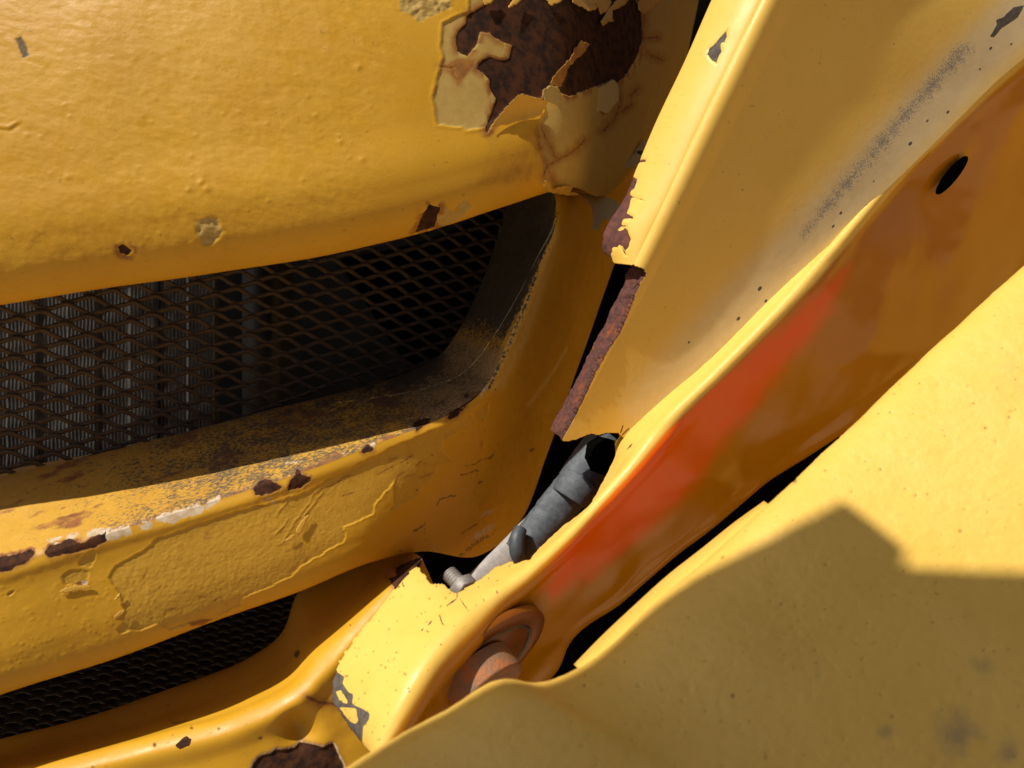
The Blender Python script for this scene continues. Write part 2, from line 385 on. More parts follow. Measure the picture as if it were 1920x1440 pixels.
rust = poly_sdf(wx, wy, Z2([(470, 70), (560, 20), (600, -60), (1290, -60), (1340, 60), (1350, 180), (1330, 260), (1280, 360), (1215, 420), (1200, 395), (1120, 430), (1050, 455), (980, 480), (940, 460), (930, 430), (890, 420), (850, 450), (840, 490), (740, 470), (700, 500), (640, 570), (565, 665), (560, 640), (620, 490), (590, 450), (580, 390), (520, 340), (530, 310), (580, 280), (640, 300), (680, 290), (700, 220), (640, 200), (610, 180), (580, 160), (540, 150), (520, 220), (470, 275), (420, 250), (415, 190), (430, 150), (470, 110)]))
lipr = poly_sdf(wx, wy, Z1([(1556, 870), (1590, 790), (1610, 765), (1655, 775), (1640, 800), (1630, 850)]))
lipo = poly_sdf(wx, wy, Z1([(1630, 850), (1640, 805), (1665, 768), (1700, 790), (1745, 742), (1772, 770), (1730, 812), (1650, 850)]))
chipo = poly_sdf(wx, wy, Z1([(1490, -40), (1500, 40), (1550, 60), (1570, 88), (1615, 60), (1690, 30), (1700, -40)]))
chips = np.full(P.shape[:2], -60.)
for c in (Z1([(62, 150), (80, 138), (100, 170), (108, 210), (92, 218), (75, 185)]),): chips = np.maximum(chips, poly_sdf(wx, wy, c))
rch = poly_sdf(wx, wy, Z1([(440, 930), (465, 915), (495, 940), (480, 958), (455, 948)]))
cr2 = poly_sdf(wx, wy, Z1([(735, 830), (770, 815), (820, 815), (835, 870), (800, 915), (765, 915), (740, 880)]))
rr = np.maximum(rust, np.maximum(lipr, rch))
s.add('old', edge(np.maximum(np.maximum(old, lipo), np.maximum(cr2, chipo)), 2.5)); s.add('rust', edge(rr, 2.5)); s.add('fade_sheen', edge(chips, 4)); s.add('mark', edge(chips + 2, 3) * .8)
s.add('stain', np.clip(1 - np.abs(rr + 3) / 14, 0, 1) * .9 * (fbm(P, 120, 3, 8) > .42))
s.add('stain', np.clip(poly_sdf(s.px, s.py, Z2([(520, 290), (420, 290), (345, 335), (400, 380), (420, 430), (500, 330)])) / 8 + .6, 0, .9))
streak = sstep(0, 14, poly_sdf(s.px, s.py, Z2([(565, 650), (840, 580), (838, 700), (800, 930), (480, 960), (540, 800)])))
s.add('stain', streak * .60 * sstep(.25, .85, fbm(np.stack([s.px / 40 + s.py / 90, s.py / 500, 0 * s.px], -1), 1.0, 4, 31)))
for ln, wd in ((Z2([(1225, 430), (1235, 530), (1200, 600), (1145, 655)]), 3.2), (Z2([(850, 640), (905, 770), (930, 795), (1000, 760), (1060, 700)]), 2.8), (Z2([(825, 650), (840, 780), (870, 830), (900, 910)]), 2.4), (Z2([(930, 795), (870, 830), (850, 880)]), 2.2),
               (Z2([(1380, 270), (1445, 295)]), 2.4), (Z2([(1290, 480), (1325, 440)]), 3), (Z2([(1370, 190), (1430, 185)]), 5), (Z2([(335, 330), (400, 335), (420, 400)]), 3), (Z2([(1345, 0), (1360, 120), (1350, 200)]), 2.5), (Z2([(1240, 560), (1290, 520)]), 3)):
    d = line_dist(wx + 5 * (fbm(P, 150, 2, 66) - .5), wy, ln); s.add('crack', np.clip(1.0 - d / (wd * .85), 0, 1) * .85); s.add('stain', np.clip(1 - d / 20, 0, 1) * .8); s.h -= .0005 * np.clip(1 - d / wd, 0, 1)
d = line_dist(wx, wy, Z2([(1500, 0), (1480, 150), (1440, 350), (1360, 650)])); s.h += .0007 * np.clip(1 - d / 5, 0, 1)
smooth = (1 - sstep(640, 780, s.px + .18 * (s.py - 300))) * (1 - sstep(.80, .88, s.U))
q = np.stack([(s.px * .8 + s.py * .6) / 26, (s.py * .8 - s.px * .6) / 13, 0 * s.px], -1)
lump = fbm(q, 1.0, 3, 21) - .5
s.h += smooth * (.00055 * lump + .00022 * (fbm(q * 3.1, 1.0, 2, 44) - .5)) + .004 * (fbm(P, 9, 2, 77) - .5)
rng = np.random.default_rng(4)
for k in range(70):
    bx, by = rng.uniform(0, 720), rng.uniform(120, 470); r = rng.uniform(2.5, 5.0) if k % 6 else rng.uniform(5, 9)
    m = (np.abs(s.px - bx) < r * 2) & (np.abs(s.py - by) < r * 2)
    s.h[m] += .00034 * (r / 5) * np.exp(-((s.px[m] - bx)**2 + (s.py[m] - by)**2) / (r * r * .5)) * smooth[m]
s.h -= .0006 * edge(np.maximum(np.maximum(old, lipo), cr2), 2) + .0007 * edge(rr, 2) + .0005 * edge(chips, 3)
s.h += .0006 * np.exp(-((np.maximum(old, rust) + 3) / 3.5)**2) * (fbm(P, 130, 3, 12))
s.h += edge(np.maximum(chipo, cr2), 3) * .0030 * (fbm(P, 260, 3, 19) - .5)
d = line_dist(s.px, s.py, [(0, 238), (18, 240), (34, 230)]); s.h += .0004 * np.exp(-(d / 3.5)**2) - .0003 * np.exp(-(line_dist(s.px, s.py, [(0, 244), (20, 246), (36, 236)]) / 4)**2)
s.add('fade_sheen',   .05 * smooth * (.6 + .8 * fbm(P, 30, 3, 88)))
hood = s; o_hood = s.build('hood_panel', m_house, house)

# unseen hood top, added to block sun; ends early to light the radiator
def added_hood_top(i0, i1, back):
    tp = cam_pt(np.array(topx[i0:i1], float), np.full(i1 - i0, -90.), np.array(topd[i0:i1]))
    A = np.concatenate([tp, tp + [0, .004, .03], tp + [0, .008, back], tp + [0, .020, back], tp + [0, .016, .03]]); n = i1 - i0
    q = [(r * n + k, r * n + k + 1, (r + 1) * n + k + 1, (r + 1) * n + k) for r in range(4) for k in range(n - 1)]
    raw_mesh('added_hood_top', to_world(A), q, m_house, house)
added_hood_top(0, 2, .29); added_hood_top(1, 10, .78)

# --- ledge that frames the mesh opening
INNER = [(-600, 1030, .535), (-60, 905, .600), (0, 887, .605), (200, 845, .630), (400, 797, .655), (520, 765, .672), (640, 735, .692), (760, 700, .712),
         (822, 668, .725), (862, 615, .737), (892, 555, .744), (918, 490, .748), (936, 430, .752), (948, 385, .756), (956, 340, .758), (962, 280, .760)]
ctrl = []
for i, (a, b) in enumerate(zip(ARRIS, INNER)):
    L = lambda t, dd=0: (a[0] + (b[0] - a[0]) * t, a[1] + (b[1] - a[1]) * t, a[2] + (b[2] - a[2]) * t + dd)
    ctrl.append([L(0), L(.05, -.0035), L(.15, -.005), L(.5, -.003), L(1), (b[0] + (6 if i > 8 else 0), b[1] + (0 if i > 8 else 12), b[2] + .03), (b[0] + (10 if i > 8 else 0), b[1] + (0 if i > 8 else 30), b[2] + .10)])
s = Surf(ctrl, 700, 150, lead=True); s.U = s.U / s.ku[4]; P = s.C
r, w, da = arris_masks(s, P)
t_along = s.V
side = sstep(.60, .70, t_along)                       # the upright part of the frame
s.add('film', side * np.clip(1.1 - sstep(.0, .10, .10 - s.U) * .5, 0, 1) * (.30 + .75 * sstep(.64, .80, t_along)))
s.add('film', (1 - side) * sstep(.15, .55, t_along) * sstep(.25, .9, s.U) * .72 * (.55 + .9 * fbm(P, 25, 3, 6)))
sp = np.stack([s.px / 30 + s.py / 60, s.py / 14, 0 * s.px], -1)
s.add('grime', (1 - side * .3) * (.34 + .38 * fbm(sp, 1.0, 3, 3)) * (.55 + .5 * sstep(.06, .3, t_along)))
s.add('stain', (1 - side) * np.clip(1 - da / 24, 0, 1) * (.25 + .8 * fbm(sp * 1.3, 1.0, 3, 8)))
s.add('stain', (1 - side) * .62 * sstep(.5, .75, fbm(np.stack([s.px / 90 + s.py / 200, (s.py + s.px * .3) / 26, 0 * s.px], -1), 1.0, 4, 14)))
for c in (Y2([(730, 1180), (800, 1150), (870, 1190), (980, 1170), (975, 1215), (900, 1230), (850, 1225), (760, 1215)]), Y2([(640, 1290), (700, 1255), (800, 1245), (880, 1290), (850, 1320), (720, 1310)]), Y2([(1000, 1090), (1060, 1060), (1070, 1090), (1010, 1110)])):
    k = poly_sdf(s.px + 10 * (fbm(P, 160, 3, 2) - .5), s.py + 10 * (fbm(P, 160, 3, 7) - .5), c); s.add('stain', edge(k, 3)); s.add('rust', edge(k - 3, 6) * .5)
s.add('fade_sheen', sstep(.50, .58, t_along) * (1 - sstep(.66, .72, t_along)) * .9)
s.add('mark', edge(poly_sdf(s.px, s.py, Y2([(1265, 1240), (1285, 1225), (1305, 1240), (1290, 1258), (1270, 1255)])), 2))
s.h += .0010 * (fbm(P, 90, 4, 11) - .5) * (1 - side * .6) + .0003 * (fbm(P, 500, 2, 4) - .5)
s.h *= sstep(0, .06, s.U)
ledge = s; s.build('ledge', m_ledge, house)

# --- front of the middle bar, running round into the corner
OUT = [(-600, 1505, .446), (-60, 1325, .500), (0, 1302, .505), (200, 1240, .525), (400, 1166, .546), (560, 1110, .562), (690, 1056, .580), (790, 1035, .625),
       (900, 1040, .705), (985, 962, .77), (1022, 858, .80), (1085, 680, .825), (1150, 500, .85), (1190, 400, .88), (1215, 330, .92), (1260, 230, .96)]
ctrl = []
for i, (a, b) in enumerate(zip(ARRIS, OUT)):
    corner = min(1, max(0, (i - 6) / 3.0))
    L = lambda t, dd=0: (a[0] + (b[0] - a[0]) * t, a[1] + (b[1] - a[1]) * t, a[2] + (b[2] - a[2]) * t - dd)
    ctrl.append([a, L(.04, .001 + .006 * corner), L(.15, .001 + .012 * corner), L(.45, .004 + .018 * corner), L(.75, .006 + .014 * corner), L(.92, .004 + .010 * corner), L(1, -.004), (b[0], b[1] - 3, b[2] + .02), (b[0] - 10 * corner, b[1] - 16, b[2] + .06)])
s = Surf(ctrl, 900, 210, lead=True); P = s.C
r, w, da = arris_masks(s, P)
wx = s.px + 8 * (fbm(P, 240, 3, 41) - .5); wy = s.py + 8 * (fbm(P, 240, 3, 42) - .5)
peel_poly = Z6([(795, 20), (730, 80), (620, 140), (560, 180), (545, 215), (560, 260), (600, 300), (610, 350), (625, 380), (590, 430), (640, 470), (700, 490), (770, 455), (850, 480), (960, 450), (1080, 432), (1120, 400), (1200, 360), (1220, 320), (1290, 295), (1340, 270), (1400, 240), (1450, 215), (1510, 165), (1560, 130), (1600, 110), (1640, 78)]) \
    + Y4([(690, 1090), (715, 1060), (695, 990), (760, 960), (880, 910), (895, 850), (990, 740), (1030, 690), (1020, 850), (1000, 890), (1100, 830), (1180, 770), (1290, 650), (1310, 600), (1400, 560), (1340, 500), (1345, 430), (1400, 390), (1500, 340), (1540, 270), (1480, 260), (1380, 330), (1180, 400), (1000, 480), (800, 580), (620, 660), (480, 760), (250, 830), (0, 890), (-300, 990), (-420, 1040)])
peel = poly_sdf(wx, wy, peel_poly)
p2 = poly_sdf(wx, wy, Y3([(590, 930), (620, 945), (600, 1000), (580, 1040), (520, 1040), (510, 1010), (550, 960)]))
p3 = poly_sdf(wx, wy, Y3([(420, 1080), (470, 1055), (540, 1060), (570, 1060), (560, 1150), (480, 1165), (420, 1160), (395, 1110)]))
p4 = poly_sdf(wx, wy, Y3([(50, 1215), (75, 1190), (95, 1195), (85, 1220), (60, 1228)])); p5 = poly_sdf(wx, wy, Z6([(580, 480), (620, 460), (665, 465), (640, 490), (600, 500)]))
p6 = poly_sdf(wx, wy, Y4([(1550, 260), (1600, 220), (1640, 180), (1635, 260), (1600, 300), (1570, 310)]))
pl = np.maximum.reduce([peel, p2, p3, p4, p5, p6])
s.add('peel', edge(pl, 1.5))
rst = np.maximum(poly_sdf(wx, wy, Z6([(945, 452), (1010, 428), (1062, 433), (1020, 458), (960, 470)])), poly_sdf(wx, wy, Y3([(470, 1150), (520, 1125), (565, 1130), (560, 1160), (500, 1165)])))
s.add('stain', edge(rst, 3)); s.add('white', edge(poly_sdf(wx, wy, Y3([(520, 1130), (560, 1125), (565, 1150), (530, 1160)])), 3))
for c, vv in ((Y4([(1560, 940), (1600, 890), (1690, 865), (1640, 910)]), .9), (Y4([(1520, 1080), (1560, 1010), (1680, 960), (1640, 1020), (1560, 1075)]), .95), (Y4([(1260, 1090), (1290, 1085), (1320, 1190), (1290, 1200)]), .8), (Y4([(1170, 440), (1230, 420), (1190, 490)]), .6)):
    s.add('white', edge(poly_sdf(wx, wy, c), 9) * vv * .9)
s.add('grime', np.clip(poly_sdf(s.px, s.py, Y4([(1240, 1240), (1500, 1020), (1800, 850), (1900, 700), (1880, 960), (1700, 1100), (1500, 1250), (1300, 1330)])) / 30, 0, 1) * .56)
for ln, wd in ((Y4([(1300, 850), (1310, 820), (1420, 780)]), 4), (Y4([(1450, 655), (1500, 640), (1565, 620)]), 3), (Y4([(1150, 1022), (1230, 972)]), 4), (Y4([(1470, 1030), (1560, 970)]), 4), (Y4([(1600, 690), (1560, 710)]), 3), (Y4([(1640, 540), (1665, 520)]), 5), (Y4([(1900, 500), (1925, 485)]), 5), (Y4([(1480, 600), (1640, 545)]), 3)):
    s.add('mark', np.clip(1.0 - line_dist(wx, wy, ln) / (wd * .9), 0, 1) * .8)
for ln in (Y4([(910, 650), (1020, 600)]), Y4([(1060, 580), (1140, 532)]), Y4([(1040, 690), (1050, 660), (1085, 635)]), Y4([(1100, 672), (1150, 648)]), Y4([(1200, 675), (1275, 640)]), Y4([(990, 560), (1040, 540)]), Y4([(1170, 590), (1200, 570), (1235, 590)]), Y4([(1585, 470), (1590, 440)]), Y4([(600, 740), (700, 670), (740, 660)]), Y4([(690, 790), (770, 760)]),
           Y3([(1310, 850), (1345, 815)]), Y3([(915, 1110), (940, 1080), (945, 1060)]), Y3([(1270, 1230), (1320, 1235)]), Y3([(1380, 1255), (1415, 1235)]), Y3([(960, 1370), (990, 1360)]), Y3([(1080, 1315), (1130, 1305)]), Y4([(110, 850), (190, 850)])):
    d = line_dist(wx, wy, ln); s.add('crack', np.clip(1.0 - d / 2.6, 0, 1) * .75); s.add('stain', np.clip(1 - d / 9, 0, 1) * .45)
for a in np.linspace(0, 1, 46):                        # faint drag marks
    x0, y0 = rng.uniform(640, 1010), rng.uniform(860, 1040)
    s.add('crack', np.clip(.62 - line_dist(wx, wy, [(x0, y0), (x0 + rng.uniform(12, 40), y0 - rng.uniform(6, 20))]) / 2.6, 0, 1) * .6 * (peel > -30))
sc = line_dist(s.px, s.py, [(1062, 652), (1040, 690), (990, 760)]); s.add('fade_sheen', np.clip(1.1 - sc / 6, 0, 1) * .8)
s.add('fade_sheen', np.exp(-((line_dist(s.px, s.py, [(1032, 440), (1000, 545), (968, 640), (930, 715)]) - 9) / 14)**2) * .75)
gs = line_dist(s.px, s.py, [(1046, 400), (1030, 440), (1000, 530), (962, 630), (915, 730)])
s.add('grime', np.clip(1.0 - gs / 16, 0, 1) * .55 * (s.U < .5))
for k in range(70):
    bx, by = rng.uniform(640, 1140), rng.uniform(400, 1040)
    s.add('mark', np.clip(1.4 - np.hypot(s.px - bx, s.py - by) / rng.uniform(1.2, 2.8), 0, 1) * .8)
s.add('mark', edge(poly_sdf(s.px, s.py, Y5([(830, 315), (855, 290), (885, 295), (870, 312), (845, 325)])), 2))
inp = edge(pl, 1.0); nearA = sstep(.0, .05, s.U)
# the fractured edges of the paint film stand proud of what lies below
s.h += -.00062 * inp + inp * (.00042 * (fbm(P, 520, 3, 51) - .5) + .00060 * (np.clip(fbm(P, 170, 3, 57), .55, 1) - .55)) * (1 - .75 * sstep(560, 720, s.px))
s.h += .00014 * np.exp(-((pl + 1.6) / 1.5)**2) * sstep(.3, .65, fbm(P, 70, 3, 53))
s.h += .00022 * (fbm(P, 260, 2, 61) - .5) * (1 - inp) + .0035 * (fbm(P, 11, 2, 63) - .5)
for k in range(170):
    bx, by = rng.uniform(0, 330), rng.uniform(1080, 1290); rr_ = rng.uniform(1.8, 3.6)
    m = (np.abs(s.px - bx) < 9) & (np.abs(s.py - by) < 9)
    s.h[m] += .00022 * np.exp(-((s.px[m] - bx)**2 + (s.py[m] - by)**2) / (rr_ * rr_))
for ln in (Y4([(265, 920), (300, 860), (380, 780)]), Y4([(310, 1085), (400, 940), (470, 850), (520, 760), (600, 690)]), Y4([(400, 1020), (440, 930), (560, 770)]), Y4([(260, 1035), (340, 940)]), Y4([(530, 770), (640, 660)])):
    d = line_dist(wx, wy, ln); s.h += .00032 * np.exp(-(d / 1.7)**2)
s.h *= nearA
front = s; s.build('corner_surround', m_house, house)

# --- lower bar
IN2 = [(-600, 1560, .545), (-60, 1405, .600), (0, 1388, .605), (150, 1350, .612), (300, 1300, .620), (470, 1234, .632), (530, 1187, .642), (562, 1112, .652), (640, 1060, .660), (745, 1020, .664)]
AR2 = [(-600, 1625, .462), (-60, 1476, .515), (0, 1460, .518), (150, 1428, .525), (300, 1392, .532), (450, 1352, .540), (545, 1308, .548), (602, 1252, .556), (665, 1185, .566), (790, 1045, .60)]
OU2 = [(-600, 1900, .445), (-60, 1750, .50), (0, 1740, .50), (150, 1710, .505), (300, 1680, .515), (450, 1640, .525), (560, 1580, .54), (660, 1500, .555), (720, 1380, .57), (815, 1100, .62)]
ctrl = []
for a, b, c in zip(IN2, AR2, OU2):
    L = lambda p, q, t, dd=0: (p[0] + (q[0] - p[0]) * t, p[1] + (q[1] - p[1]) * t, p[2] + (q[2] - p[2]) * t + dd)
    ctrl.append([(a[0], a[1], a[2] + .03), a, L(a, b, .45, .004), L(a, b, .75, -.004), L(a, b, .92, -.006), L(b, c, .05, -.004), L(b, c, .2, -.001), L(b, c, .5), c])
s = Surf(ctrl, 420, 190, lead=True); P = s.C
wx = s.px + 8 * (fbm(P, 200, 3, 71) - .5); wy = s.py + 8 * (fbm(P, 200, 3, 72) - .5)
hole = poly_sdf(wx, wy, Z6([(1270, 1150), (1300, 1120), (1370, 1090), (1480, 1080), (1500, 1060), (1620, 1070), (1660, 1050), (1720, 1160), (1760, 1350), (1200, 1350)]))
rp = poly_sdf(wx, wy, Z5([(610, 625), (650, 610), (645, 570), (700, 545), (780, 520), (770, 560), (740, 610), (690, 655), (640, 680), (625, 650)]))
ch = poly_sdf(wx, wy, Z6([(870, 1060), (900, 1035), (930, 1015), (965, 1030), (950, 1060), (900, 1075)]))
s.add('rust', edge(np.maximum.reduce([hole, rp, ch]), 3)); s.add('old', edge(np.maximum(hole + 5, poly_sdf(wx, wy, Z6([(1280, 1130), (1340, 1110), (1380, 1120), (1370, 1150), (1290, 1160)]))), 3))
s.add('white', np.clip(1 - np.abs(hole + 3) / 4, 0, 1) * .8)
s.add('stain', np.clip(1 - np.abs(np.maximum(hole, rp)) / 16, 0, 1) * .7)
s.add('crack', np.clip(1.1 - line_dist(wx, wy, Z6([(1535, 815), (1590, 840), (1680, 855)])) / 5, 0, 1))
s.add('crack', np.clip(1.1 - line_dist(wx, wy, Z6([(850, 930), (870, 950), (930, 935)])) / 3, 0, 1) * .8)
s.add('stain', np.clip(1 - line_dist(wx, wy, Z6([(1535, 815), (1590, 840), (1680, 855)])) / 22, 0, 1) * .8)
s.add('mark', edge(poly_sdf(s.px, s.py, Z6([(1468, 615), (1475, 590), (1495, 583), (1500, 600), (1485, 625)])), 2.5))
for (x, y, r_) in ((960, 975, 4), (1095, 975, 5), (770, 1060, 5), (1300, 1028, 6), (1070, 875, 2), (1530, 330, 2), (1545, 290, 2), (1750, 460, 3), (465, 1168, 5)):
    x, y = Z6([(x, y)])[0]; s.add('crack', np.clip(1.4 - np.hypot(wx - x, wy - y) / r_, 0, 1) * .8)
for k in range(40):
    bx, by = rng.uniform(0, 620), rng.uniform(1290, 1440); s.add('stain', np.clip(1.3 - np.hypot(s.px - bx, s.py - by) / rng.uniform(1.5, 4), 0, 1) * .6)
s.h += .005 * (fbm(P, 14, 3, 81) - .5) * sstep(.55, .7, s.U) + .0016 * (fbm(P, 60, 3, 83) - .5) * sstep(380, 520, s.px) * sstep(.55, .7, s.U) - .0012 * edge(hole, 3) * (1 + fbm(P, 300, 3, 9))
s.h -= .010 * np.exp(-((s.px - 560)**2 + (s.py - 1370)**2) / 900) * sstep(.55, .65, s.U)
s.build('lower_bar', m_house, house)

# --- expanded metal screens
def screen(name, O, A, B, na, nb, lw, sw, strand, thick, mat, back):
    O, A, B = (cam_pt(*p) for p in (O, A, B)); ea = A - O; ea /= np.linalg.norm(ea); eb = B - O; eb -= ea * (eb @ ea); eb /= np.linalg.norm(eb); en = np.cross(ea, eb)
    if en[2] > 0: en = -en
    per = 16; T = np.arange(na * per + 1) / per
    ph = T % 1.0; tri = 1 - 2 * np.abs(2 * ph - 1)              # -1..1 triangle
    wave = np.clip(tri * 1.24, -1, 1)
    VV, QQ, base = [], [], 0
    rg = np.random.default_rng(1)
    for j in range(nb):
        sgn = 1 if j % 2 == 0 else -1
        y = (j + .5 + sgn * wave * .5) * sw * .5 * 1.0
        y = (j * .5) * sw + sgn * wave * (sw * .25 - strand * .22)
        x = T * lw - back + rg.normal(0, .0002)
        q3 = np.stack([x * 1.0, 0 * x + j * .011, 0 * x], -1); y = y + .0011 * (fbm(q3, 45, 2, 5) - .5); x = x + .0012 * (fbm(q3, 60, 2, 9) - .5)
        slope = np.gradient(y, x); nx, ny = -slope / np.sqrt(1 + slope**2), 1 / np.sqrt(1 + slope**2)
        zt = sgn * wave * thick * .35
        ring = []
        for (cw, ct) in ((-.5, -.25), (.5, .75), (.5, -.25), (-.5, -1.25)):
            pos = O + (x + nx * strand * cw)[:, None] * ea + (y + ny * strand * cw)[:, None] * eb + (zt + ct * thick)[:, None] * en
            ring.append(pos)
        V = np.stack(ring, 1); n = len(x)
        V = V + (rg.normal(0, .00012, V.shape))
        VV.append(V.reshape(-1, 3)); i = np.arange(n - 1) * 4 + base
        for a in range(4):
            b = (a + 1) % 4; QQ.append(np.stack([i + a, i + b, i + 4 + b, i + 4 + a], 1))
        base += n * 4
    o = raw_mesh(name, to_world(np.concatenate(VV)), np.concatenate(QQ)[:, ::-1], mat, house, smooth=False)
    return o
screen('mesh_screen', (-80, 905, .580), (900, 925, .79), (20, 430, .565), 27, 56, .0302, .0148, .0037, .0010, m_mesh, .0302 * 11)
screen('mesh_screen', (-80, 1480, .61), (700, 1500, .72), (-30, 1100, .70), 28, 70, .0235, .0080, .0030, .0014, m_mesh_shade, .0235 * 12)

# --- radiator behind the screen
rad = thing('radiator', 'silvery corrugated radiator core behind the left of the mesh screen', 'radiator')
nx, ny = 360, 40
uu = np.linspace(0, 1, nx); vv_ = np.linspace(0, 1, ny); U_, V_ = np.meshgrid(uu, vv_)
cx = -.74 + U_ * .375; cy = .30 - V_ * .44
saw = np.abs(((U_ * 90) % 1) * 2 - 1)
fd = .90 + .05 * U_ + .006 * saw + .001 * np.sin(V_ * 60 + np.floor(U_ * 22) * 1.7) + .010 * (np.floor(U_ * 11) % 2) * .6
i = (np.arange(ny - 1)[:, None] * nx + np.arange(nx - 1)[None]).ravel()
raw_mesh('fin_core', to_world(np.stack([cx, cy, fd], -1).reshape(-1, 3)), np.stack([i, i + nx, i + nx + 1, i + 1], 1), m_fin, rad, smooth=False)['kind'] = 'stuff'
cam_box('side_tank', -.300, -.268, -.14, .30, .86, .95, m_tank, rad)

# ----------------------------------------------------------------- paint flakes that curl off the housing
def flake(name, poly, dfun, mat, parent, step=2.0, thick=.0003, warp=3, attrs=None):
    poly = np.asarray(poly, float); lo, hi = poly.min(0), poly.max(0)
    xs = np.arange(lo[0] - step, hi[0] + 2 * step, step); ys = np.arange(lo[1] - step, hi[1] + 2 * step, step)
    X, Y = np.meshgrid(xs, ys)
    Q = np.stack([X, Y, 0 * X], -1)
    sd = poly_sdf(X + warp * (fbm(Q, .12, 3, 91) - .5) * 2, Y + warp * (fbm(Q, .12, 3, 95) - .5) * 2, poly)
    D = dfun(X, Y)
    nx_ = len(xs); Pc = cam_pt(X, Y, D).reshape(-1, 3)
    k = sd > 0; kc = ((k[:-1, :-1] * 1 + k[1:, :-1] + k[:-1, 1:] + k[1:, 1:]) >= 2).ravel()
    i = (np.arange(len(ys) - 1)[:, None] * nx_ + np.arange(nx_ - 1)[None]).ravel()
    q = np.stack([i, i + nx_, i + nx_ + 1, i + 1], 1)[kc]
    used = np.unique(q); rm = np.full(len(Pc), -1); rm[used] = np.arange(len(used))
    o = raw_mesh(name, to_world(Pc[used]), rm[q], mat, parent)
    for kk, fn in (attrs or {}).items():
        at = o.data.attributes.new(kk, 'FLOAT', 'POINT'); at.data.foreach_set('value', np.clip(fn(X, Y), 0, 1).ravel()[used].astype(np.float32))
    md = o.modifiers.new('thickness', 'SOLIDIFY'); md.thickness = thick; md.offset = -1
    return o
def plane_fit(surf, poly):
    p = np.asarray(poly, float); d = surf.depth_at(p[:, 0], p[:, 1]); A = np.c_[p, np.ones(len(p))]
    c = np.linalg.lstsq(A, d, rcond=None)[0]
    return lambda X, Y: c[0] * X + c[1] * Y + c[2]
def lifted(surf, poly, base_line, amount, offset=.0012):   # rises with distance from the line where it still holds
    pf = plane_fit(surf, poly)
    return lambda X, Y: pf(X, Y) - offset - amount * (line_dist(X, Y, base_line, 400) / 60.0) ** 1.6
stn = lambda a: (lambda X, Y: a + .5 * (fbm(np.stack([X, Y, 0 * X], -1), .05, 3, 3) - .5))
f1 = Z2([(590, 635), (640, 570), (690, 510), (740, 470), (780, 485), (880, 505), (850, 545), (842, 575), (760, 600)])
flake('paint_flake', f1, lifted(hood, f1, Z2([(590, 640), (842, 580)]), .016), m_flake, o_hood, attrs={'stain': stn(.2)})
f2 = Z2([(1040, 205), (1075, 220), (1065, 255), (1020, 290), (975, 340), (955, 400), (935, 435), (885, 415), (905, 375), (950, 330), (985, 290), (1010, 240)])
flake('paint_flake', f2, lifted(hood, f2, Z2([(905, 425), (1060, 210)]), .004), m_flake, o_hood, attrs={'stain': stn(.75)})
for pts in ([(850, -20), (880, 12), (890, 25), (940, 10), (960, -20)], [(985, -20), (1000, 15), (1050, 35), (1080, 55), (1112, 40), (1118, -20)], [(1112, -20), (1120, 30), (1142, 70), (1168, 55), (1200, -20)],
            [(1195, 50), (1200, 100), (1150, 135), (1138, 108), (1170, 60), (1230, -20), (1290, -20), (1250, 30)], [(1335, -20), (1325, 50), (1360, 72), (1395, 45), (1445, -20)], [(540, -20), (560, 25), (600, 12), (620, -20)], [(670, 38), (690, 10), (720, -20), (750, -20), (715, 20)]):
    q = Z2(pts); flake('paint_flake', q, lifted(hood, q, Z2([(pts[0][0], -30), (pts[-1][0], -30)]), .006), m_flake, o_hood, attrs={'stain': stn(.35)})
f3 = Z2([(935, 470), (980, 490), (1060, 465), (1130, 440), (1205, 395), (1222, 430), (1228, 500), (1180, 560), (1050, 560), (900, 520), (860, 500), (850, 450), (890, 425)])
flake('paint_flake', f3, lifted(hood, f3, Z2([(860, 560), (1200, 580)]), .007, .0004), m_flake2, o_hood, attrs={'stain': stn(.12)})
f4 = Y7([(300, 665), (430, 680), (640, 705), (790, 750), (850, 790), (855, 870), (820, 940), (770, 985), (700, 955), (640, 1020), (610, 1075), (545, 1080), (560, 930), (540, 840), (500, 770), (400, 700)])
flake('paint_flake', f4, lambda X, Y: .640 + .00045 * (X - 1070) - .00030 * (Y - 360) + .014 * np.sin((X - 1070) / 28.), m_flake2, o_hood, warp=1.5)
f5 = Y7([(1120, 85), (1215, 78), (1260, 120), (1160, 340), (1100, 352), (1040, 340), (1000, 385), (930, 385), (880, 398), (1000, 240)])
flake('paint_flake', f5, lambda X, Y: .715 + .0006 * (X - 1170) - .0004 * (Y - 310), m_flake2, o_hood, warp=1.5,
      attrs={'mark': lambda X, Y: edge(poly_sdf(X, Y, Y7([(1035, 215), (1060, 190), (1110, 195), (1165, 205), (1160, 230), (1110, 225), (1095, 248), (1060, 230)])), 2)})
f6 = Y7([(0, 640), (20, 520), (60, 560), (90, 640), (180, 600), (260, 600), (340, 590), (300, 665), (420, 690), (300, 700), (100, 665)])
flake('paint_flake', f6, lambda X, Y: .545 + .0009 * (X - 1020) - .0006 * (355 - Y), m_flake, o_hood, warp=1.5, attrs={'stain': stn(.3)})
for pts, base, amt in (([(375, 1200), (420, 1175), (480, 1165), (570, 1160), (590, 1172), (500, 1185), (430, 1200)], [(420, 1160), (560, 1160)], .003),
                       ([(735, 1360), (760, 1330), (805, 1310), (790, 1340), (740, 1372)], [(735, 1365), (800, 1312)], .006),
                       ([(735, 1245), (770, 1205), (778, 1225), (745, 1250)], [(730, 1240), (770, 1200)], .006)):
    q = Y3(pts); flake('paint_flake', q, lifted(front, q, Y3(base), amt), m_flake, house, step=1.6, warp=1.5)
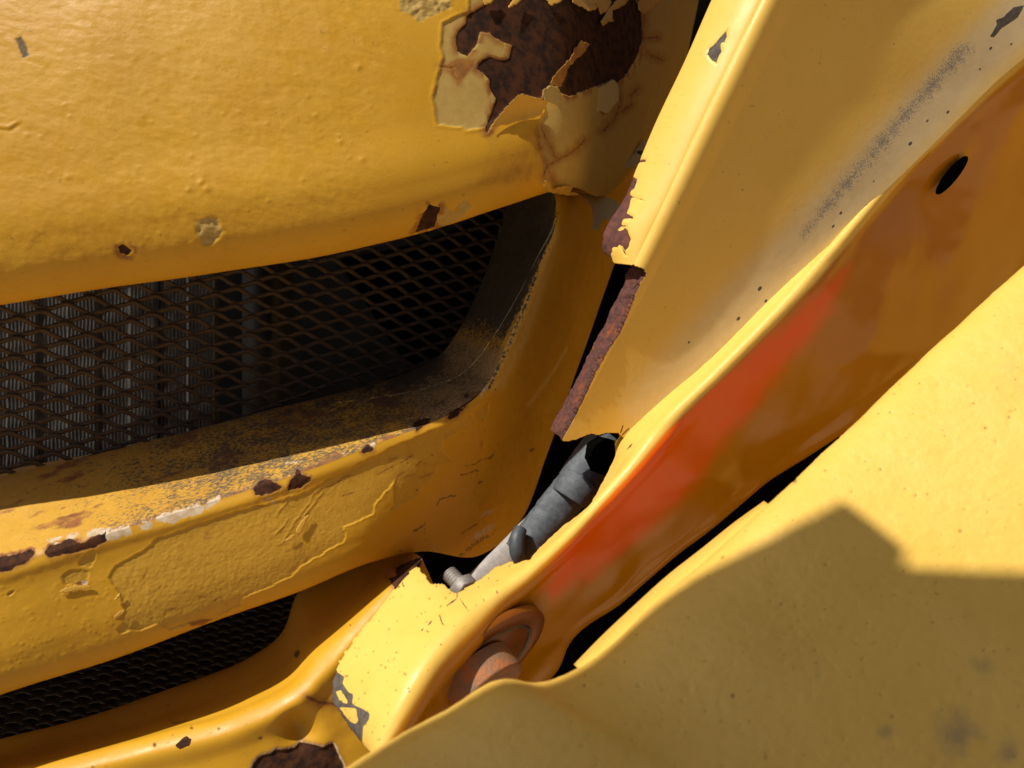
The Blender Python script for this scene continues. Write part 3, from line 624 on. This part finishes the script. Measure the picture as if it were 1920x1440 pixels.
for pts, base, amt in (([(395, 1010), (420, 960), (470, 905), (480, 915), (440, 980), (420, 1025), (405, 1025)], [(470, 900), (400, 1010)], .004),
                       ([(320, 1080), (340, 1060), (375, 1040), (392, 1040), (380, 1065), (345, 1075)], [(320, 1085), (390, 1045)], .004)):
    q = Y4(pts); flake('paint_flake', q, lifted(front, q, Y4(base), amt, .002), m_flake, house, step=1.6, warp=1.5)

# ----------------------------------------------------------------- bent arm beside the housing
arm = thing('support_arm', 'pale yellow bent steel arm with torn rusty edge beside the grille', 'arm')
LE = [(1640, -420, .500), (1482, -90, .516), (1437, 0, .521), (1320, 240, .535), (1197, 495, .550), (1120, 650, .561), (1036, 822, .571)]
CR = [(2380, -440, .594), (2060, -110, .590), (1985, 30, .590), (1850, 165, .589), (1665, 347, .589), (1400, 600, .588), (1165, 830, .588)]
ctrl = []
for a, b in zip(LE, CR):
    L = lambda t, k: (a[0] + (b[0] - a[0]) * t, a[1] + (b[1] - a[1]) * t, a[2] + (b[2] - a[2]) * k)
    ctrl.append([(a[0] - 9, a[1], a[2] + .004), a, L(.10, .105), L(.35, .37), L(.62, .655), L(.78, .81), L(.90, .92), L(1, 1.0)])
s = Surf(ctrl, 480, 330, lead=True); P = s.C
keep = poly_sdf(s.px + 3 * (fbm(P, 300, 3, 3) - .5), s.py + 3 * (fbm(P, 300, 3, 4) - .5), [(1640, -430), (1486, -120), (1428, 0)] + Z4([(1300, 245), (1322, 265), (1345, 275), (1348, 300), (1320, 345), (1270, 465), (1215, 590), (1168, 655), (1100, 775), (1060, 860), (1000, 980), (932, 1118), (950, 1130), (1000, 1120), (1060, 1095), (1090, 1088), (1110, 1095), (1165, 1085), (1215, 1085), (1250, 1120)]) + [(1300, 720), (1680, 360), (2230, -150), (2500, -430)])
s.keep = (keep > 0) * 1
st = line_dist(s.px, s.py, [(1960, -20), (1800, 135), (1620, 330), (1400, 560), (1200, 770)], 140)
s.add('fade_sheen', np.exp(-(st / 62)**2) * 1.0 * sstep(.0, .4, 1 - s.V * .8))  # pale stripe: rubbed paint with the sky sheen of the fold painted in
s.add('gray', np.clip(1 - line_dist(s.px, s.py, [(1800, 95), (1700, 205), (1580, 345), (1500, 440)], 140) / (44 - 16 * sstep(300, 520, s.py)), 0, 1) * (.68 - .25 * sstep(330, 560, s.py)) * (.75 + .4 * fbm(np.stack([s.px / 60 + s.py / 60, (s.py - s.px) / 16, 0 * s.px], -1), 1.0, 3, 12)))
s.add('gray', np.clip(1 - line_dist(s.px, s.py, [(1550, 390), (1420, 540), (1330, 640)], 140) / 26, 0, 1) * .30)
s.add('bare', edge(poly_sdf(s.px + 3 * (fbm(P, 300, 3, 3) - .5), s.py, Z7([(1295, 142), (1320, 100), (1318, 80), (1345, 70), (1380, 35), (1425, 25), (1400, 70), (1375, 88), (1340, 110), (1310, 145)])), 2))
for x, y, r_ in ((1298, 185, 4), (1258, 262, 3), (1138, 423, 4), (1062, 455, 3.5), (998, 540, 5), (740, 798, 4), (712, 848, 4), (440, 1080, 5.5), (463, 1127, 4), (360, 1193, 5), (838, 772, 5), (1375, 170, 3), (862, 680, 2.5), (372, 710, 2), (440, 1165, 2), (175, 1280, 3), (937, 168, 2)):
    x, y = Z7([(x, y)])[0]; s.add('bare', np.clip(1.3 - np.hypot((s.px - x) + .4 * (s.py - y), (s.py - y) * .8) / r_ * 1.25, 0, 1))
for k in range(60):
    bx, by = rng.uniform(1150, 1900), rng.uniform(0, 780); s.add('speck', np.clip(1.3 - np.hypot(s.px - bx, s.py - by) / rng.uniform(.8, 1.8), 0, 1) * .7)
for ln in ([(1160, 808), (1164, 795)], [(1163, 812), (1175, 800)]): s.add('crack', np.clip(1.1 - line_dist(s.px, s.py, ln) / 2, 0, 1))
s.h += .0022 * (fbm(P, 12, 2, 5) - .5) + .00008 * (fbm(P, 350, 2, 8) - .5)
s.build('cover_panel', m_arm, arm, solid=.004, rim=m_torn)

# flange strip along its edge, still painted
FR = [(1640, -420, .500), (1482, -90, .516), (1437, 0, .521), (1379, 120, .528), (1320, 240, .535), (1258, 368, .542), (1205, 480, .549), (1196, 500, .550)]
FL = [(1536, -420, .528), (1384, -90, .544), (1342, 0, .549), (1290, 118, .555), (1236, 232, .561), (1180, 366, .568), (1134, 468, .574), (1140, 490, .576)]
ctrl = []
for a, b in zip(FR, FL):
    L = lambda t, dd: (a[0] + (b[0] - a[0]) * t, a[1] + (b[1] - a[1]) * t, a[2] + (b[2] - a[2]) * t - dd)
    ctrl.append([(a[0] + 2, a[1], a[2] + .007), L(.0, .0), L(.10, .0022), L(.3, .0045), L(.6, .005), L(.9, .0015), L(1, -.002), (b[0] + 3, b[1], b[2] + .012)])
s = Surf(ctrl, 400, 120, lead=True); P = s.C
wx = s.px + 3 * (fbm(P, 300, 3, 23) - .5); wy = s.py + 3 * (fbm(P, 300, 3, 24) - .5)
pur = poly_sdf(wx, wy, Y7([(1045, 500), (1080, 510), (1070, 570), (1040, 640), (1000, 670), (1005, 700), (1060, 730), (1135, 750), (1140, 775), (1010, 755), (985, 840), (960, 910), (1035, 940), (1030, 990), (920, 985), (900, 1030), (950, 1045), (985, 1130), (1010, 1200), (970, 1300), (940, 1330), (958, 1385), (930, 1392), (870, 1270), (850, 1300), (795, 1300), (800, 1340), (785, 1360), (800, 1440), (600, 1440), (560, 1300), (640, 1100), (760, 900), (850, 700), (950, 540)]))
nt = poly_sdf(wx, wy, Y7([(1060, 330), (1145, 290), (1185, 302), (1160, 350), (1100, 355)]))
bare = poly_sdf(wx, wy, Z7([(335, 112), (335, 140), (325, 165), (310, 170), (315, 195), (290, 247), (270, 235), (252, 212), (262, 190), (290, 160), (320, 125)]))
s.add('rust', edge(np.maximum(pur, nt), 1.8)); s.add('bare', edge(bare, 2))
s.h -= .0007 * edge(np.maximum(pur, np.maximum(nt, bare)), 2); s.h += edge(pur, 2) * .0011 * (fbm(P, 330, 3, 6) - .5)
for y0 in np.concatenate([np.linspace(60, 300, 13), np.linspace(165, 470, 20)]):
    y0 += rng.uniform(-4, 4); x0 = np.interp(y0, [-90, 0, 118, 232, 366, 468], [1384, 1342, 1290, 1236, 1180, 1134]) + rng.uniform(2, 22)
    s.add('crack', np.clip(1.0 - line_dist(wx, wy, [(x0, y0), (x0 + rng.uniform(6, 18), y0 + rng.uniform(2, 6))]) / 1.7, 0, 1) * .55)
for k in range(50):
    bx, by = rng.uniform(1150, 1440), rng.uniform(0, 480); s.add('speck', np.clip(1.3 - np.hypot(s.px - bx, s.py - by) / rng.uniform(.8, 1.8), 0, 1) * .6)
endn = poly_sdf(wx, wy, [(1700, -440), (1510, -140), (1445, 0), (1215, 460)] + Y7([(1060, 1460), (1000, 1490), (900, 1480), (840, 1470), (790, 1430), (750, 1372), (688, 1322), (680, 1270), (700, 1180)]) + [(1100, 400), (1300, -140), (1440, -440)])
s.keep = (endn > 0) * 1
strip = s; o_fl = s.build('flange', m_arm, arm, solid=.0025, rim=m_torn)
ff = Y7([(830, 1092), (870, 1050), (955, 1055), (975, 1100), (1000, 1180), (1040, 1260), (985, 1330), (960, 1310), (925, 1220), (890, 1115)])
flake('paint_flake', ff, lifted(strip, ff, Y7([(1000, 1200), (1040, 1300)]), .002, .0016), m_arm, o_fl, step=1.4, warp=.8)
fg = Y7([(795, 1300), (850, 1310), (855, 1275), (880, 1268), (940, 1395), (960, 1380), (985, 1420), (900, 1440), (800, 1440), (785, 1365), (805, 1340)])
flake('paint_flake', fg, lifted(strip, fg, Y7([(900, 1440), (985, 1420)]), .002, .0016), m_arm, o_fl, step=1.4, warp=.8)

# the raw edge where the flange was torn away
er = Z4([(1345, 285), (1330, 330), (1310, 362), (1270, 470), (1215, 592), (1168, 660), (1100, 774), (1060, 862), (1000, 982), (932, 1118)])
el = Z4([(1290, 262), (1268, 310), (1248, 370), (1190, 480), (1150, 570), (1112, 640), (1045, 775), (1005, 860), (950, 960), (886, 1080)])
dl = np.interp([p[1] for p in er], [495, 650, 822], [.551, .562, .572])
ctrl = [[(a[0] + 1, a[1], d + .001), (a[0] + (b[0] - a[0]) * .33, a[1] + (b[1] - a[1]) * .33, d + .004), (a[0] + (b[0] - a[0]) * .7, a[1] + (b[1] - a[1]) * .7, d + .009), (b[0], b[1], d + .015), (b[0] + 4, b[1], d + .024)] for a, b, d in zip(er, el, dl)]
s = Surf(ctrl, 260, 36); P = s.C
s.h += .0030 * (fbm(P, 200, 4, 3, .6) - .5) + .0014 * (fbm(P, 60, 2, 7) - .5)
s.build('torn_edge', m_torn, arm)

# edge band, rounded end and shaded side of the arm, one sheet
ST = [((2330, -300, .596), (2332, -298, .5955), (2700, 60, .86)), ((1992, 38, .594), (1994, 40, .5935), (2230, 320, .84)), ((1850, 165, .593), (1852, 167, .5925), (2100, 420, .84)), ((1690, 318, .592), (1694, 322, .591), (1990, 500, .83)), ((1560, 445, .592), (1576, 458, .583), (1850, 630, .80)),
      ((1450, 548, .592), (1486, 564, .573), (1698, 728, .77)), ((1310, 690, .592), (1348, 704, .566), (1538, 836, .74)), ((1215, 770, .591), (1262, 788, .560), (1436, 908, .72)), ((1163, 828, .591), (1226, 830, .551), (1364, 956, .70)),
      ((1150, 872, .592), (1192, 870, .548), (1302, 1008, .68)), ((1104, 945, .587), (1132, 936, .543), (1222, 1070, .655)), ((1036, 1000, .579), (1066, 1008, .528), (1156, 1130, .63)), ((950, 1036, .571), (990, 1080, .509), (1076, 1184, .60)),
      ((860, 1050, .562), (920, 1137, .490), (1040, 1255, .575)), ((776, 1058, .547), (877, 1183, .475), (1000, 1295, .555)), ((718, 1120, .528), (833, 1232, .462), (960, 1335, .54)), ((658, 1205, .512), (798, 1278, .452), (915, 1375, .53)),
      ((626, 1258, .507), (768, 1325, .445), (870, 1405, .52)), ((612, 1312, .505), (745, 1365, .441), (830, 1440, .51)), ((632, 1356, .502), (728, 1395, .439), (800, 1470, .50)), ((686, 1420, .495), (712, 1424, .438), (770, 1500, .49))]
ctrl = []
for a, b, c in ST:
    L = lambda p, q, t, dd=0: (p[0] + (q[0] - p[0]) * t, p[1] + (q[1] - p[1]) * t, p[2] + (q[2] - p[2]) * t - dd)
    wb = math.hypot(b[0] - a[0], b[1] - a[1]); k = min(1, wb / 140)
    nc = .525 + .55 * max(0, min(1, (b[0] - 900) / 600)); p0 = cam_pt(*b); r1 = cam_pt(c[0], c[1], 1.0); nrm = np.array([.6, -.6, -nc])
    c = (c[0], c[1], float(np.clip((nrm @ p0) / (nrm @ r1), b[2] + .03, .92)))
    a = (a[0] - (16 if a[0] > 1600 else 3), a[1] - (16 if a[0] > 1600 else 3), a[2] + .004)
    ctrl.append([a, L(a, b, .3, .004 * k), L(a, b, .65, .007 * k), L(a, b, .93, .002 * k + .001), L(b, c, .03, .0), L(b, c, .16, .006 * (1 - k)), L(b, c, .5, .012), L(b, c, .85, .006), c, (c[0] - 15, c[1] + 4, c[2] + .02)])
s = Surf(ctrl, 1000, 260, lead=True); P = s.C
wx = s.px + 3 * (fbm(P, 300, 3, 33) - .5); wy = s.py + 3 * (fbm(P, 300, 3, 34) - .5)
cut = poly_sdf(wx, wy, [(3100, -1100), (2330, -345), (1992, -5), (1850, 125), (1690, 290), (1560, 430), (1450, 536), (1330, 665), (1312, 688), (1300, 692), (1215, 762), (1180, 800), (1162, 828)] + Y5([(1630, 230), (1630, 290), (1642, 350), (1600, 450), (1500, 650), (1400, 830), (1290, 920), (1150, 1022), (1040, 1120), (940, 1220), (850, 1335), (800, 1328), (760, 1350), (715, 1370), (680, 1345)])
    + Y6([(1130, 178), (1090, 215), (990, 282), (890, 345), (850, 335), (805, 290), (790, 283), (712, 285), (680, 230), (630, 168), (600, 190), (540, 270), (450, 360), (350, 500), (300, 545), (250, 620), (150, 770), (110, 900), (108, 1000), (200, 1140), (310, 1275), (360, 1330), (400, 1500), (1400, 1900), (3000, 1900)]) + [(3400, 700)], margin=40)
s.keep = (cut > 0) * 1
ub = s.U
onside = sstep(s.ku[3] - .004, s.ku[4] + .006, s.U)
s.add('orange_bounce', onside)  # orange paint over the side, partly standing for warm bounced light
s.add('red_reflection', onside * np.clip(poly_sdf(s.px, s.py, [(1600, 485), (1575, 550), (1510, 640), (1430, 750), (1310, 890), (1210, 990), (1110, 1080), (1035, 1130), (1000, 1105), (1040, 1015), (1160, 870), (1310, 715), (1480, 575), (1560, 500)]) / 58 + .36 + .6 * (fbm(P, 26, 3, 8) - .5), 0, 1))  # red reflection painted into the colour beside the edge band
wear = poly_sdf(wx, wy, Y6([(130, 825), (180, 860), (170, 900), (210, 960), (240, 970), (235, 1030), (270, 1050), (300, 1065), (350, 1090), (340, 1130), (310, 1170), (300, 1270), (200, 1150), (90, 1010), (90, 880)]))
isl = np.maximum(poly_sdf(wx, wy, Y6([(130, 950), (160, 945), (205, 1010), (200, 1030), (150, 1000)])), poly_sdf(wx, wy, Y6([(150, 1040), (210, 1050), (260, 1060), (275, 1130), (250, 1150), (200, 1110)])))
s.add('bare', edge(np.minimum(wear, -isl), 2))
for ln in (Y6([(885, 345), (880, 380), (830, 420), (780, 480), (660, 580)]), Y6([(905, 370), (960, 460)]), Y6([(785, 490), (800, 540)]), Y6([(540, 265), (555, 300)])):
    s.add('crack', np.clip(1.1 - line_dist(wx, wy, ln) / 2.0, 0, 1) * .9)
for k in range(260):
    bx, by = rng.uniform(640, 1000), rng.uniform(1060, 1400); s.add('speck', np.clip(1.3 - np.hypot(wx - bx, (wy - by) + .5 * (wx - bx)) / rng.uniform(1.5, 3.4), 0, 1) * .8 * (1 - onside))
for k in range(60):
    bx, by = rng.uniform(1000, 1900), rng.uniform(200, 1100); s.add('speck', np.clip(1.3 - np.hypot(wx - bx, wy - by) / rng.uniform(.8, 2.2), 0, 1) * .7)
for q_ in (Z6([(0, 0), (1, 0), (1, 1)]),): pass
s.add('crack', edge(poly_sdf(wx, wy, Y5([(1725, 325), (1750, 290), (1785, 262), (1770, 295)])), 2)); s.add('crack', edge(poly_sdf(wx, wy, Y6([(560, 935), (590, 928), (580, 942)])), 2))
s.h += onside * (.010 * (fbm(P, 13, 2, 15) - .5) + .0006 * (fbm(P, 45, 2, 16) - .5) * sstep(1300, 1500, s.px)) + .0006 * (fbm(P, 120, 3, 17) - .5) * (1 - onside)
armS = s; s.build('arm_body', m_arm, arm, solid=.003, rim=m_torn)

# pivot boss, pin head and snap ring on the shaded side
def frame_at(surf, px, py):
    k = np.argmin((surf.px - px)**2 + (surf.py - py)**2 + 1e6 * (surf.U < surf.ku[4])); k = np.unravel_index(k, surf.px.shape)
    n = surf.N[k]; c = surf.C[k]
    a = np.cross(n, [0, 0, 1.0]); a /= np.linalg.norm(a); b = np.cross(n, a); return c, n, a, b
def lathe(name, c, n, a, b, prof, mat, parent, seg=64, arc=(0, 2 * math.pi)):
    th = np.linspace(arc[0], arc[1], seg + 1); pr = np.asarray(prof, float)
    V = c + (pr[:, 0][:, None, None] * (np.cos(th)[None, :, None] * a + np.sin(th)[None, :, None] * b)) + pr[:, 1][:, None, None] * n
    nn = seg + 1; i = (np.arange(len(pr) - 1)[:, None] * nn + np.arange(seg)[None]).ravel()
    return raw_mesh(name, to_world(V.reshape(-1, 3)), np.stack([i, i + 1, i + nn + 1, i + nn], 1), mat, parent)
c0 = cam_pt(907, 1247, .521); n0 = np.array([.6, -.6, -.525]); n0 /= np.linalg.norm(n0)
a0 = np.cross(n0, [0, 0, 1.0]); a0 /= np.linalg.norm(a0); b0 = np.cross(n0, a0)
m_side = paint('shaded_orange_boss', (.24, .070, .005, 1), (.20, .055, .004, 1), .32, [], peel=(800, .05))  # darker than the arm side, shade on the boss put into its colour
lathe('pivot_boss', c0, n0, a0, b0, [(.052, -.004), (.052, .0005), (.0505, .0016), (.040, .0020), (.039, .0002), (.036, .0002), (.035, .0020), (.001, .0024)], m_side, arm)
cp = cam_pt(898, 1264, .501)
lathe('pin_head', cp, n0, a0, b0, [(.025, -.004), (.025, .0125), (.0248, .0133), (.0236, .0143), (.017, .0143), (.0165, .0130), (.0001, .0130)], m_pin, arm)
lathe('snap_ring', c0, n0, a0, b0, [(.0376, -.0004), (.0376, .0020), (.0384, .0025), (.0392, .0020), (.0392, -.0004)], m_ring, arm, arc=(0, 2 * math.pi))
# oval slot in the upper side, a raised black disc painted as shade
c1, n1, a1, b1 = frame_at(armS, 1770, 325)
dirv = cam_pt(1800, 290, c1[2]) - cam_pt(1745, 357, c1[2]); dirv -= n1 * (dirv @ n1); L_ = np.linalg.norm(dirv) / 2; dirv /= 2 * L_; w_ = np.cross(n1, dirv)
def oval(name, rl, rw, z0, z1, rl2, rw2, mat):
    th = np.linspace(0, 2 * math.pi, 49); V = []
    for r1, r2, z in ((rl, rw, z0), (rl, rw, z1), (rl2, rw2, z1), (rl2, rw2, z0 - .001)):
        V.append(c1 + np.cos(th)[:, None] * r1 * dirv + np.sin(th)[:, None] * r2 * w_ + z * n1)
    V.append(np.repeat((c1 + (z0 - .001) * n1)[None], 49, 0)); V = np.stack(V); nn = 49; i = (np.arange(4)[:, None] * nn + np.arange(48)[None]).ravel()
    return raw_mesh(name, to_world(V.reshape(-1, 3)), np.stack([i, i + 1, i + nn + 1, i + nn], 1), mat, arm)
oval('slot_shade', L_ * 1.02, .0068, .0062, .0072, L_ * .84, .0045, m_black)

# ----------------------------------------------------------------- wrapped conduit, tie and bolt in the gap
def tube(name, pts, radii, mat, parent=None, seg=28, n=60, flatten=1.0, bumpy=0, cap=True):
    C = cam_pt(*np.array(pts, float).T); k = np.concatenate([[0], np.cumsum(np.linalg.norm(np.diff(C, axis=0), axis=1))])
    t = np.linspace(0, k[-1], n); X = hermite(k, C, t); r = np.interp(t, k, radii)
    T = np.gradient(X, axis=0); T /= np.linalg.norm(T, axis=1, keepdims=True)
    ref = np.array([0, 0, 1.0]); A = np.cross(T, ref); A /= np.linalg.norm(A, axis=1, keepdims=True); B = np.cross(T, A)
    th = np.linspace(0, 2 * math.pi, seg, endpoint=False)
    V = X[:, None] + r[:, None, None] * (np.cos(th)[None, :, None] * A[:, None] + flatten * np.sin(th)[None, :, None] * B[:, None])
    if bumpy: V = V + bumpy * (fbm(V, 140, 3, 3) - .5)[..., None] * (V - X[:, None]) / (r[:, None, None])
    P_ = V.reshape(-1, 3); Q = []
    for i in range(n - 1):
        for j in range(seg): Q.append((i * seg + j, i * seg + (j + 1) % seg, (i + 1) * seg + (j + 1) % seg, (i + 1) * seg + j))
    if cap:
        c0_ = len(P_); P_ = np.concatenate([P_, X[:1], X[-1:]])
        for j in range(seg):
            Q.append((c0_, (j + 1) % seg, j, j)) if False else Q.append((c0_, (j + 1) % seg, j, c0_))
            Q.append((c0_ + 1, (n - 1) * seg + j, (n - 1) * seg + (j + 1) % seg, c0_ + 1))
    fs = [tuple(dict.fromkeys(f)) for f in Q]
    me = bpy.data.meshes.new(name); me.from_pydata([tuple(v) for v in to_world(P_)], [], fs); me.update()
    me.polygons.foreach_set('use_smooth', np.ones(len(me.polygons), bool)); me.materials.append(mat)
    o = bpy.data.objects.new(name, me); scene.collection.objects.link(o)
    if parent is not None: o.parent = parent
    return o
con = thing('wrapped_conduit', 'grey tape wrapped conduit lying in the gap between housing and arm', 'conduit')
tube('flat_bar', [(850, 1148, .625), (905, 1092, .628), (985, 1012, .636), (1010, 985, .640)], [.0120, .0125, .0130, .0130], m_bar, con, flatten=.45)
tube('tape_wrap', [(975, 1040, .622), (1010, 997, .624), (1050, 945, .627), (1085, 900, .631)], [.0148, .0152, .0160, .0148], m_sleeve, con, flatten=.75, bumpy=.0030)
tube('tape_fold', [(1068, 935, .622), (1080, 916, .623), (1090, 902, .625)], [.0163, .0174, .0168], m_sleeve, con, flatten=.9, bumpy=.0018, n=30)
tube('sleeve', [(1080, 912, .629), (1100, 885, .632), (1125, 852, .636), (1143, 828, .641)], [.0176, .0186, .0190, .0172], m_sleeve, con, flatten=.8, bumpy=.0012)
tube('zip_tie', [(976, 992, .610), (970, 1010, .605), (970, 1035, .603), (978, 1056, .608)], [.0052, .0062, .0062, .0050], m_tie, con, seg=20, n=30)
# black octagon on the sleeve, its colour standing for shade
cc = cam_pt(1141, 858, .609); nn_ = np.array([.35, -.05, -.93]); nn_ /= np.linalg.norm(nn_)
aa = np.cross(nn_, [0, 1.0, 0]); aa /= np.linalg.norm(aa); bb = np.cross(nn_, aa); ca, sa = math.cos(.45), math.sin(.45)
aa, bb = aa * ca + bb * sa, bb * ca - aa * sa
th = np.arange(9) * math.pi / 4 + .3
V = np.stack([cc + np.outer(np.cos(th) * .0118, aa) + np.outer(np.sin(th) * .0155, bb) + z * nn_ for z in (-.022, 0)] + [cc + np.outer(np.cos(th) * .0105, aa) + np.outer(np.sin(th) * .014, bb) + .001 * nn_, np.repeat((cc - .0005 * nn_)[None], 9, 0)])
i = (np.arange(3)[:, None] * 9 + np.arange(8)[None]).ravel()
raw_mesh('octagonal_shade', to_world(V.reshape(-1, 3)), np.stack([i, i + 1, i + 10, i + 9], 1), m_black, con, smooth=False)

bolt = thing('threaded_bolt', 'short threaded steel bolt with nut beside the torn arm notch', 'bolt')
zz_ = np.linspace(0, 1, 90); rad_ = .0058 + .0009 * np.abs(((zz_ * 9) % 1) * 2 - 1)
bp = np.array([(843, 1076, .615), (878, 1112, .597)])
B0, B1 = cam_pt(*bp[0]), cam_pt(*bp[1]); bd = B1 - B0; bl = np.linalg.norm(bd); bd /= bl; ba = np.cross(bd, [0, 0, 1.]); ba /= np.linalg.norm(ba); bb_ = np.cross(bd, ba)
lathe('shank', B0, bd, ba, bb_, [(.0001, 0), (.005, 0)] + list(zip(rad_, .0004 + zz_ * bl)), m_steel, bolt, seg=28)
lathe('nut', B0 + bd * bl * .62, bd, ba, bb_, [(.006, 0), (.0112, .0), (.0115, .001), (.0115, .009), (.0108, .010), (.006, .010)], m_steel, bolt, seg=6)

# ----------------------------------------------------------------- foreground plate
pl_ = thing('foreground_plate', 'large pale yellow steel plate close in the lower right, partly shaded', 'plate')
CT = [(2700, -160, .56), (2060, 378, .500), (1920, 500, .480), (1682, 720, .455), (1520, 872, .435), (1420, 965, .420), (1310, 1066, .405), (1235, 1128, .395), (1100, 1246, .380), (1010, 1280, .370), (940, 1272, .365), (830, 1335, .355), (755, 1376, .350), (650, 1440, .340), (480, 1545, .330)]
FA = [(3900, 500, .38), (3100, 900, .330), (3000, 1150, .310), (2800, 1350, .300), (2450, 1400, .315), (2150, 1400, .320), (2050, 1500, .310), (1950, 1560, .305), (1850, 1620, .300), (1750, 1680, .295), (1650, 1700, .295), (1550, 1720, .290), (1450, 1740, .290), (1300, 1780, .285), (1100, 1820, .280)]
ctrl = []
for a, b in zip(CT, FA):
    L = lambda t, dd: (a[0] + (b[0] - a[0]) * t, a[1] + (b[1] - a[1]) * t, a[2] + (b[2] - a[2]) * t - dd)
    ctrl.append([(a[0] + 30, a[1] + 30, a[2] + .045), (a[0] + 4, a[1] + 4, a[2] + .014), L(0, 0), L(.02, .008), L(.06, .013), L(.16, .017), L(.4, .015), L(.7, .008), L(1, 0)])
s = Surf(ctrl, 420, 320, lead=True); P = s.C
s.h += .00050 * (fbm(P, 300, 3, 3) - .5) + .0025 * (fbm(P, 22, 3, 5) - .5)
for k in range(16):
    x0, y0, an, ln_ = rng.uniform(1150, 1900), rng.uniform(650, 1420), rng.uniform(0, 3.14), rng.uniform(20, 110)
    d = line_dist(s.px, s.py, [(x0, y0), (x0 + ln_ * math.cos(an), y0 + ln_ * math.sin(an))]); s.add('speck', np.clip(1.0 - d / 2.2, 0, 1) * rng.uniform(.2, .5)); s.h -= .00015 * np.clip(1 - d / 3, 0, 1)
for k in range(760):
    bx, by = rng.uniform(1050, 1920), rng.uniform(560, 1440)
    d = np.hypot(s.px - bx, s.py - by) / rng.uniform(2.0, 4.2 if k % 12 else 7); s.add('speck', np.clip(1.3 - d, 0, 1) * rng.uniform(.3, .8)); s.h -= .0003 * np.clip(1.3 - d, 0, 1)
s.add('speck', np.clip(1.0 - line_dist(s.px, s.py, [(1540, 1160), (1500, 1210), (1465, 1245)]) / 3, 0, 1) * .6)
for (x, y, r1) in ((1845, 1250, 34), (1800, 1370, 70), (1660, 1370, 30), (1890, 1410, 40)):
    s.add('dull', np.clip(1.1 - np.hypot((s.px - x), (s.py - y)) / (r1 * (0.7 + .8 * fbm(P, 60, 2, 3))), 0, 1) * .7)
s.add('dull', .30 * sstep(.48, .72, fbm(P, 16, 5, 44)))
fplate = s; s.build('plate_face', m_plate, pl_)
ctrl = []
for (x, y), w_l in zip([(1440, 948), (1390, 990), (1330, 1046), (1270, 1098), (1200, 1160), (1140, 1210), (1085, 1256)], [2, 6, 11, 14, 13, 9, 3]):
    dd = float(np.interp(x, [1085, 1440], [.395, .440]))
    ctrl.append([(x - w_l * .9, y - w_l * .9, dd + .055), (x - w_l * .6, y - w_l * .6, dd + .046), (x + 2, y + 2, dd + .034), (x + 24, y + 24, dd + .020)])
Surf(ctrl, 60, 14).build('edge_lip', m_plate, pl_, solid=.003)

# ----------------------------------------------------------------- added yellow panel out of view to the right, bouncing warm light back
la = thing('bounce_panel', 'added yellow panel out of view to the right of the plate, bouncing light', 'bounce panel')
o = cam_box('bounce_plate', 1.02, 1.06, -.55, .50, .62, 1.30, m_plate, la)
bv = o.modifiers.new('bevel', 'BEVEL'); bv.width = .012; bv.segments = 3

# ----------------------------------------------------------------- added panel behind the viewer, outlined to cast the shadow on the plate
SH = [(560, 1500), (655, 1442), (760, 1374), (830, 1337), (940, 1276), (1010, 1284), (1100, 1250), (1180, 1180), (1310, 1082), (1440, 1010), (1580, 935), (1640, 980), (1700, 1030), (1694, 1062), (1760, 1066), (1920, 1070), (2200, 1080), (2280, 1300), (1500, 1720)]
SHD = fplate.depth_at([p[0] for p in SH], [p[1] for p in SH])
base = cam_pt(np.array([p[0] for p in SH], float), np.array([p[1] for p in SH], float), SHD)
sw_ = np.concatenate([base + SUN_CD * 1.1, base + SUN_CD * 1.108])
n = len(SH)
me = bpy.data.meshes.new('shadow_caster'); me.from_pydata([tuple(v) for v in to_world(sw_)], [], [tuple(range(n)), tuple(range(2 * n - 1, n - 1, -1))] + [(i, (i + 1) % n, n + (i + 1) % n, n + i) for i in range(n)]); me.update()
me.materials.append(m_plate)
ob = bpy.data.objects.new('shadow_caster', me); scene.collection.objects.link(ob)
ob['label'] = 'added yellow panel overhead out of view, cut to shade the foreground plate'; ob['category'] = 'shadow caster'
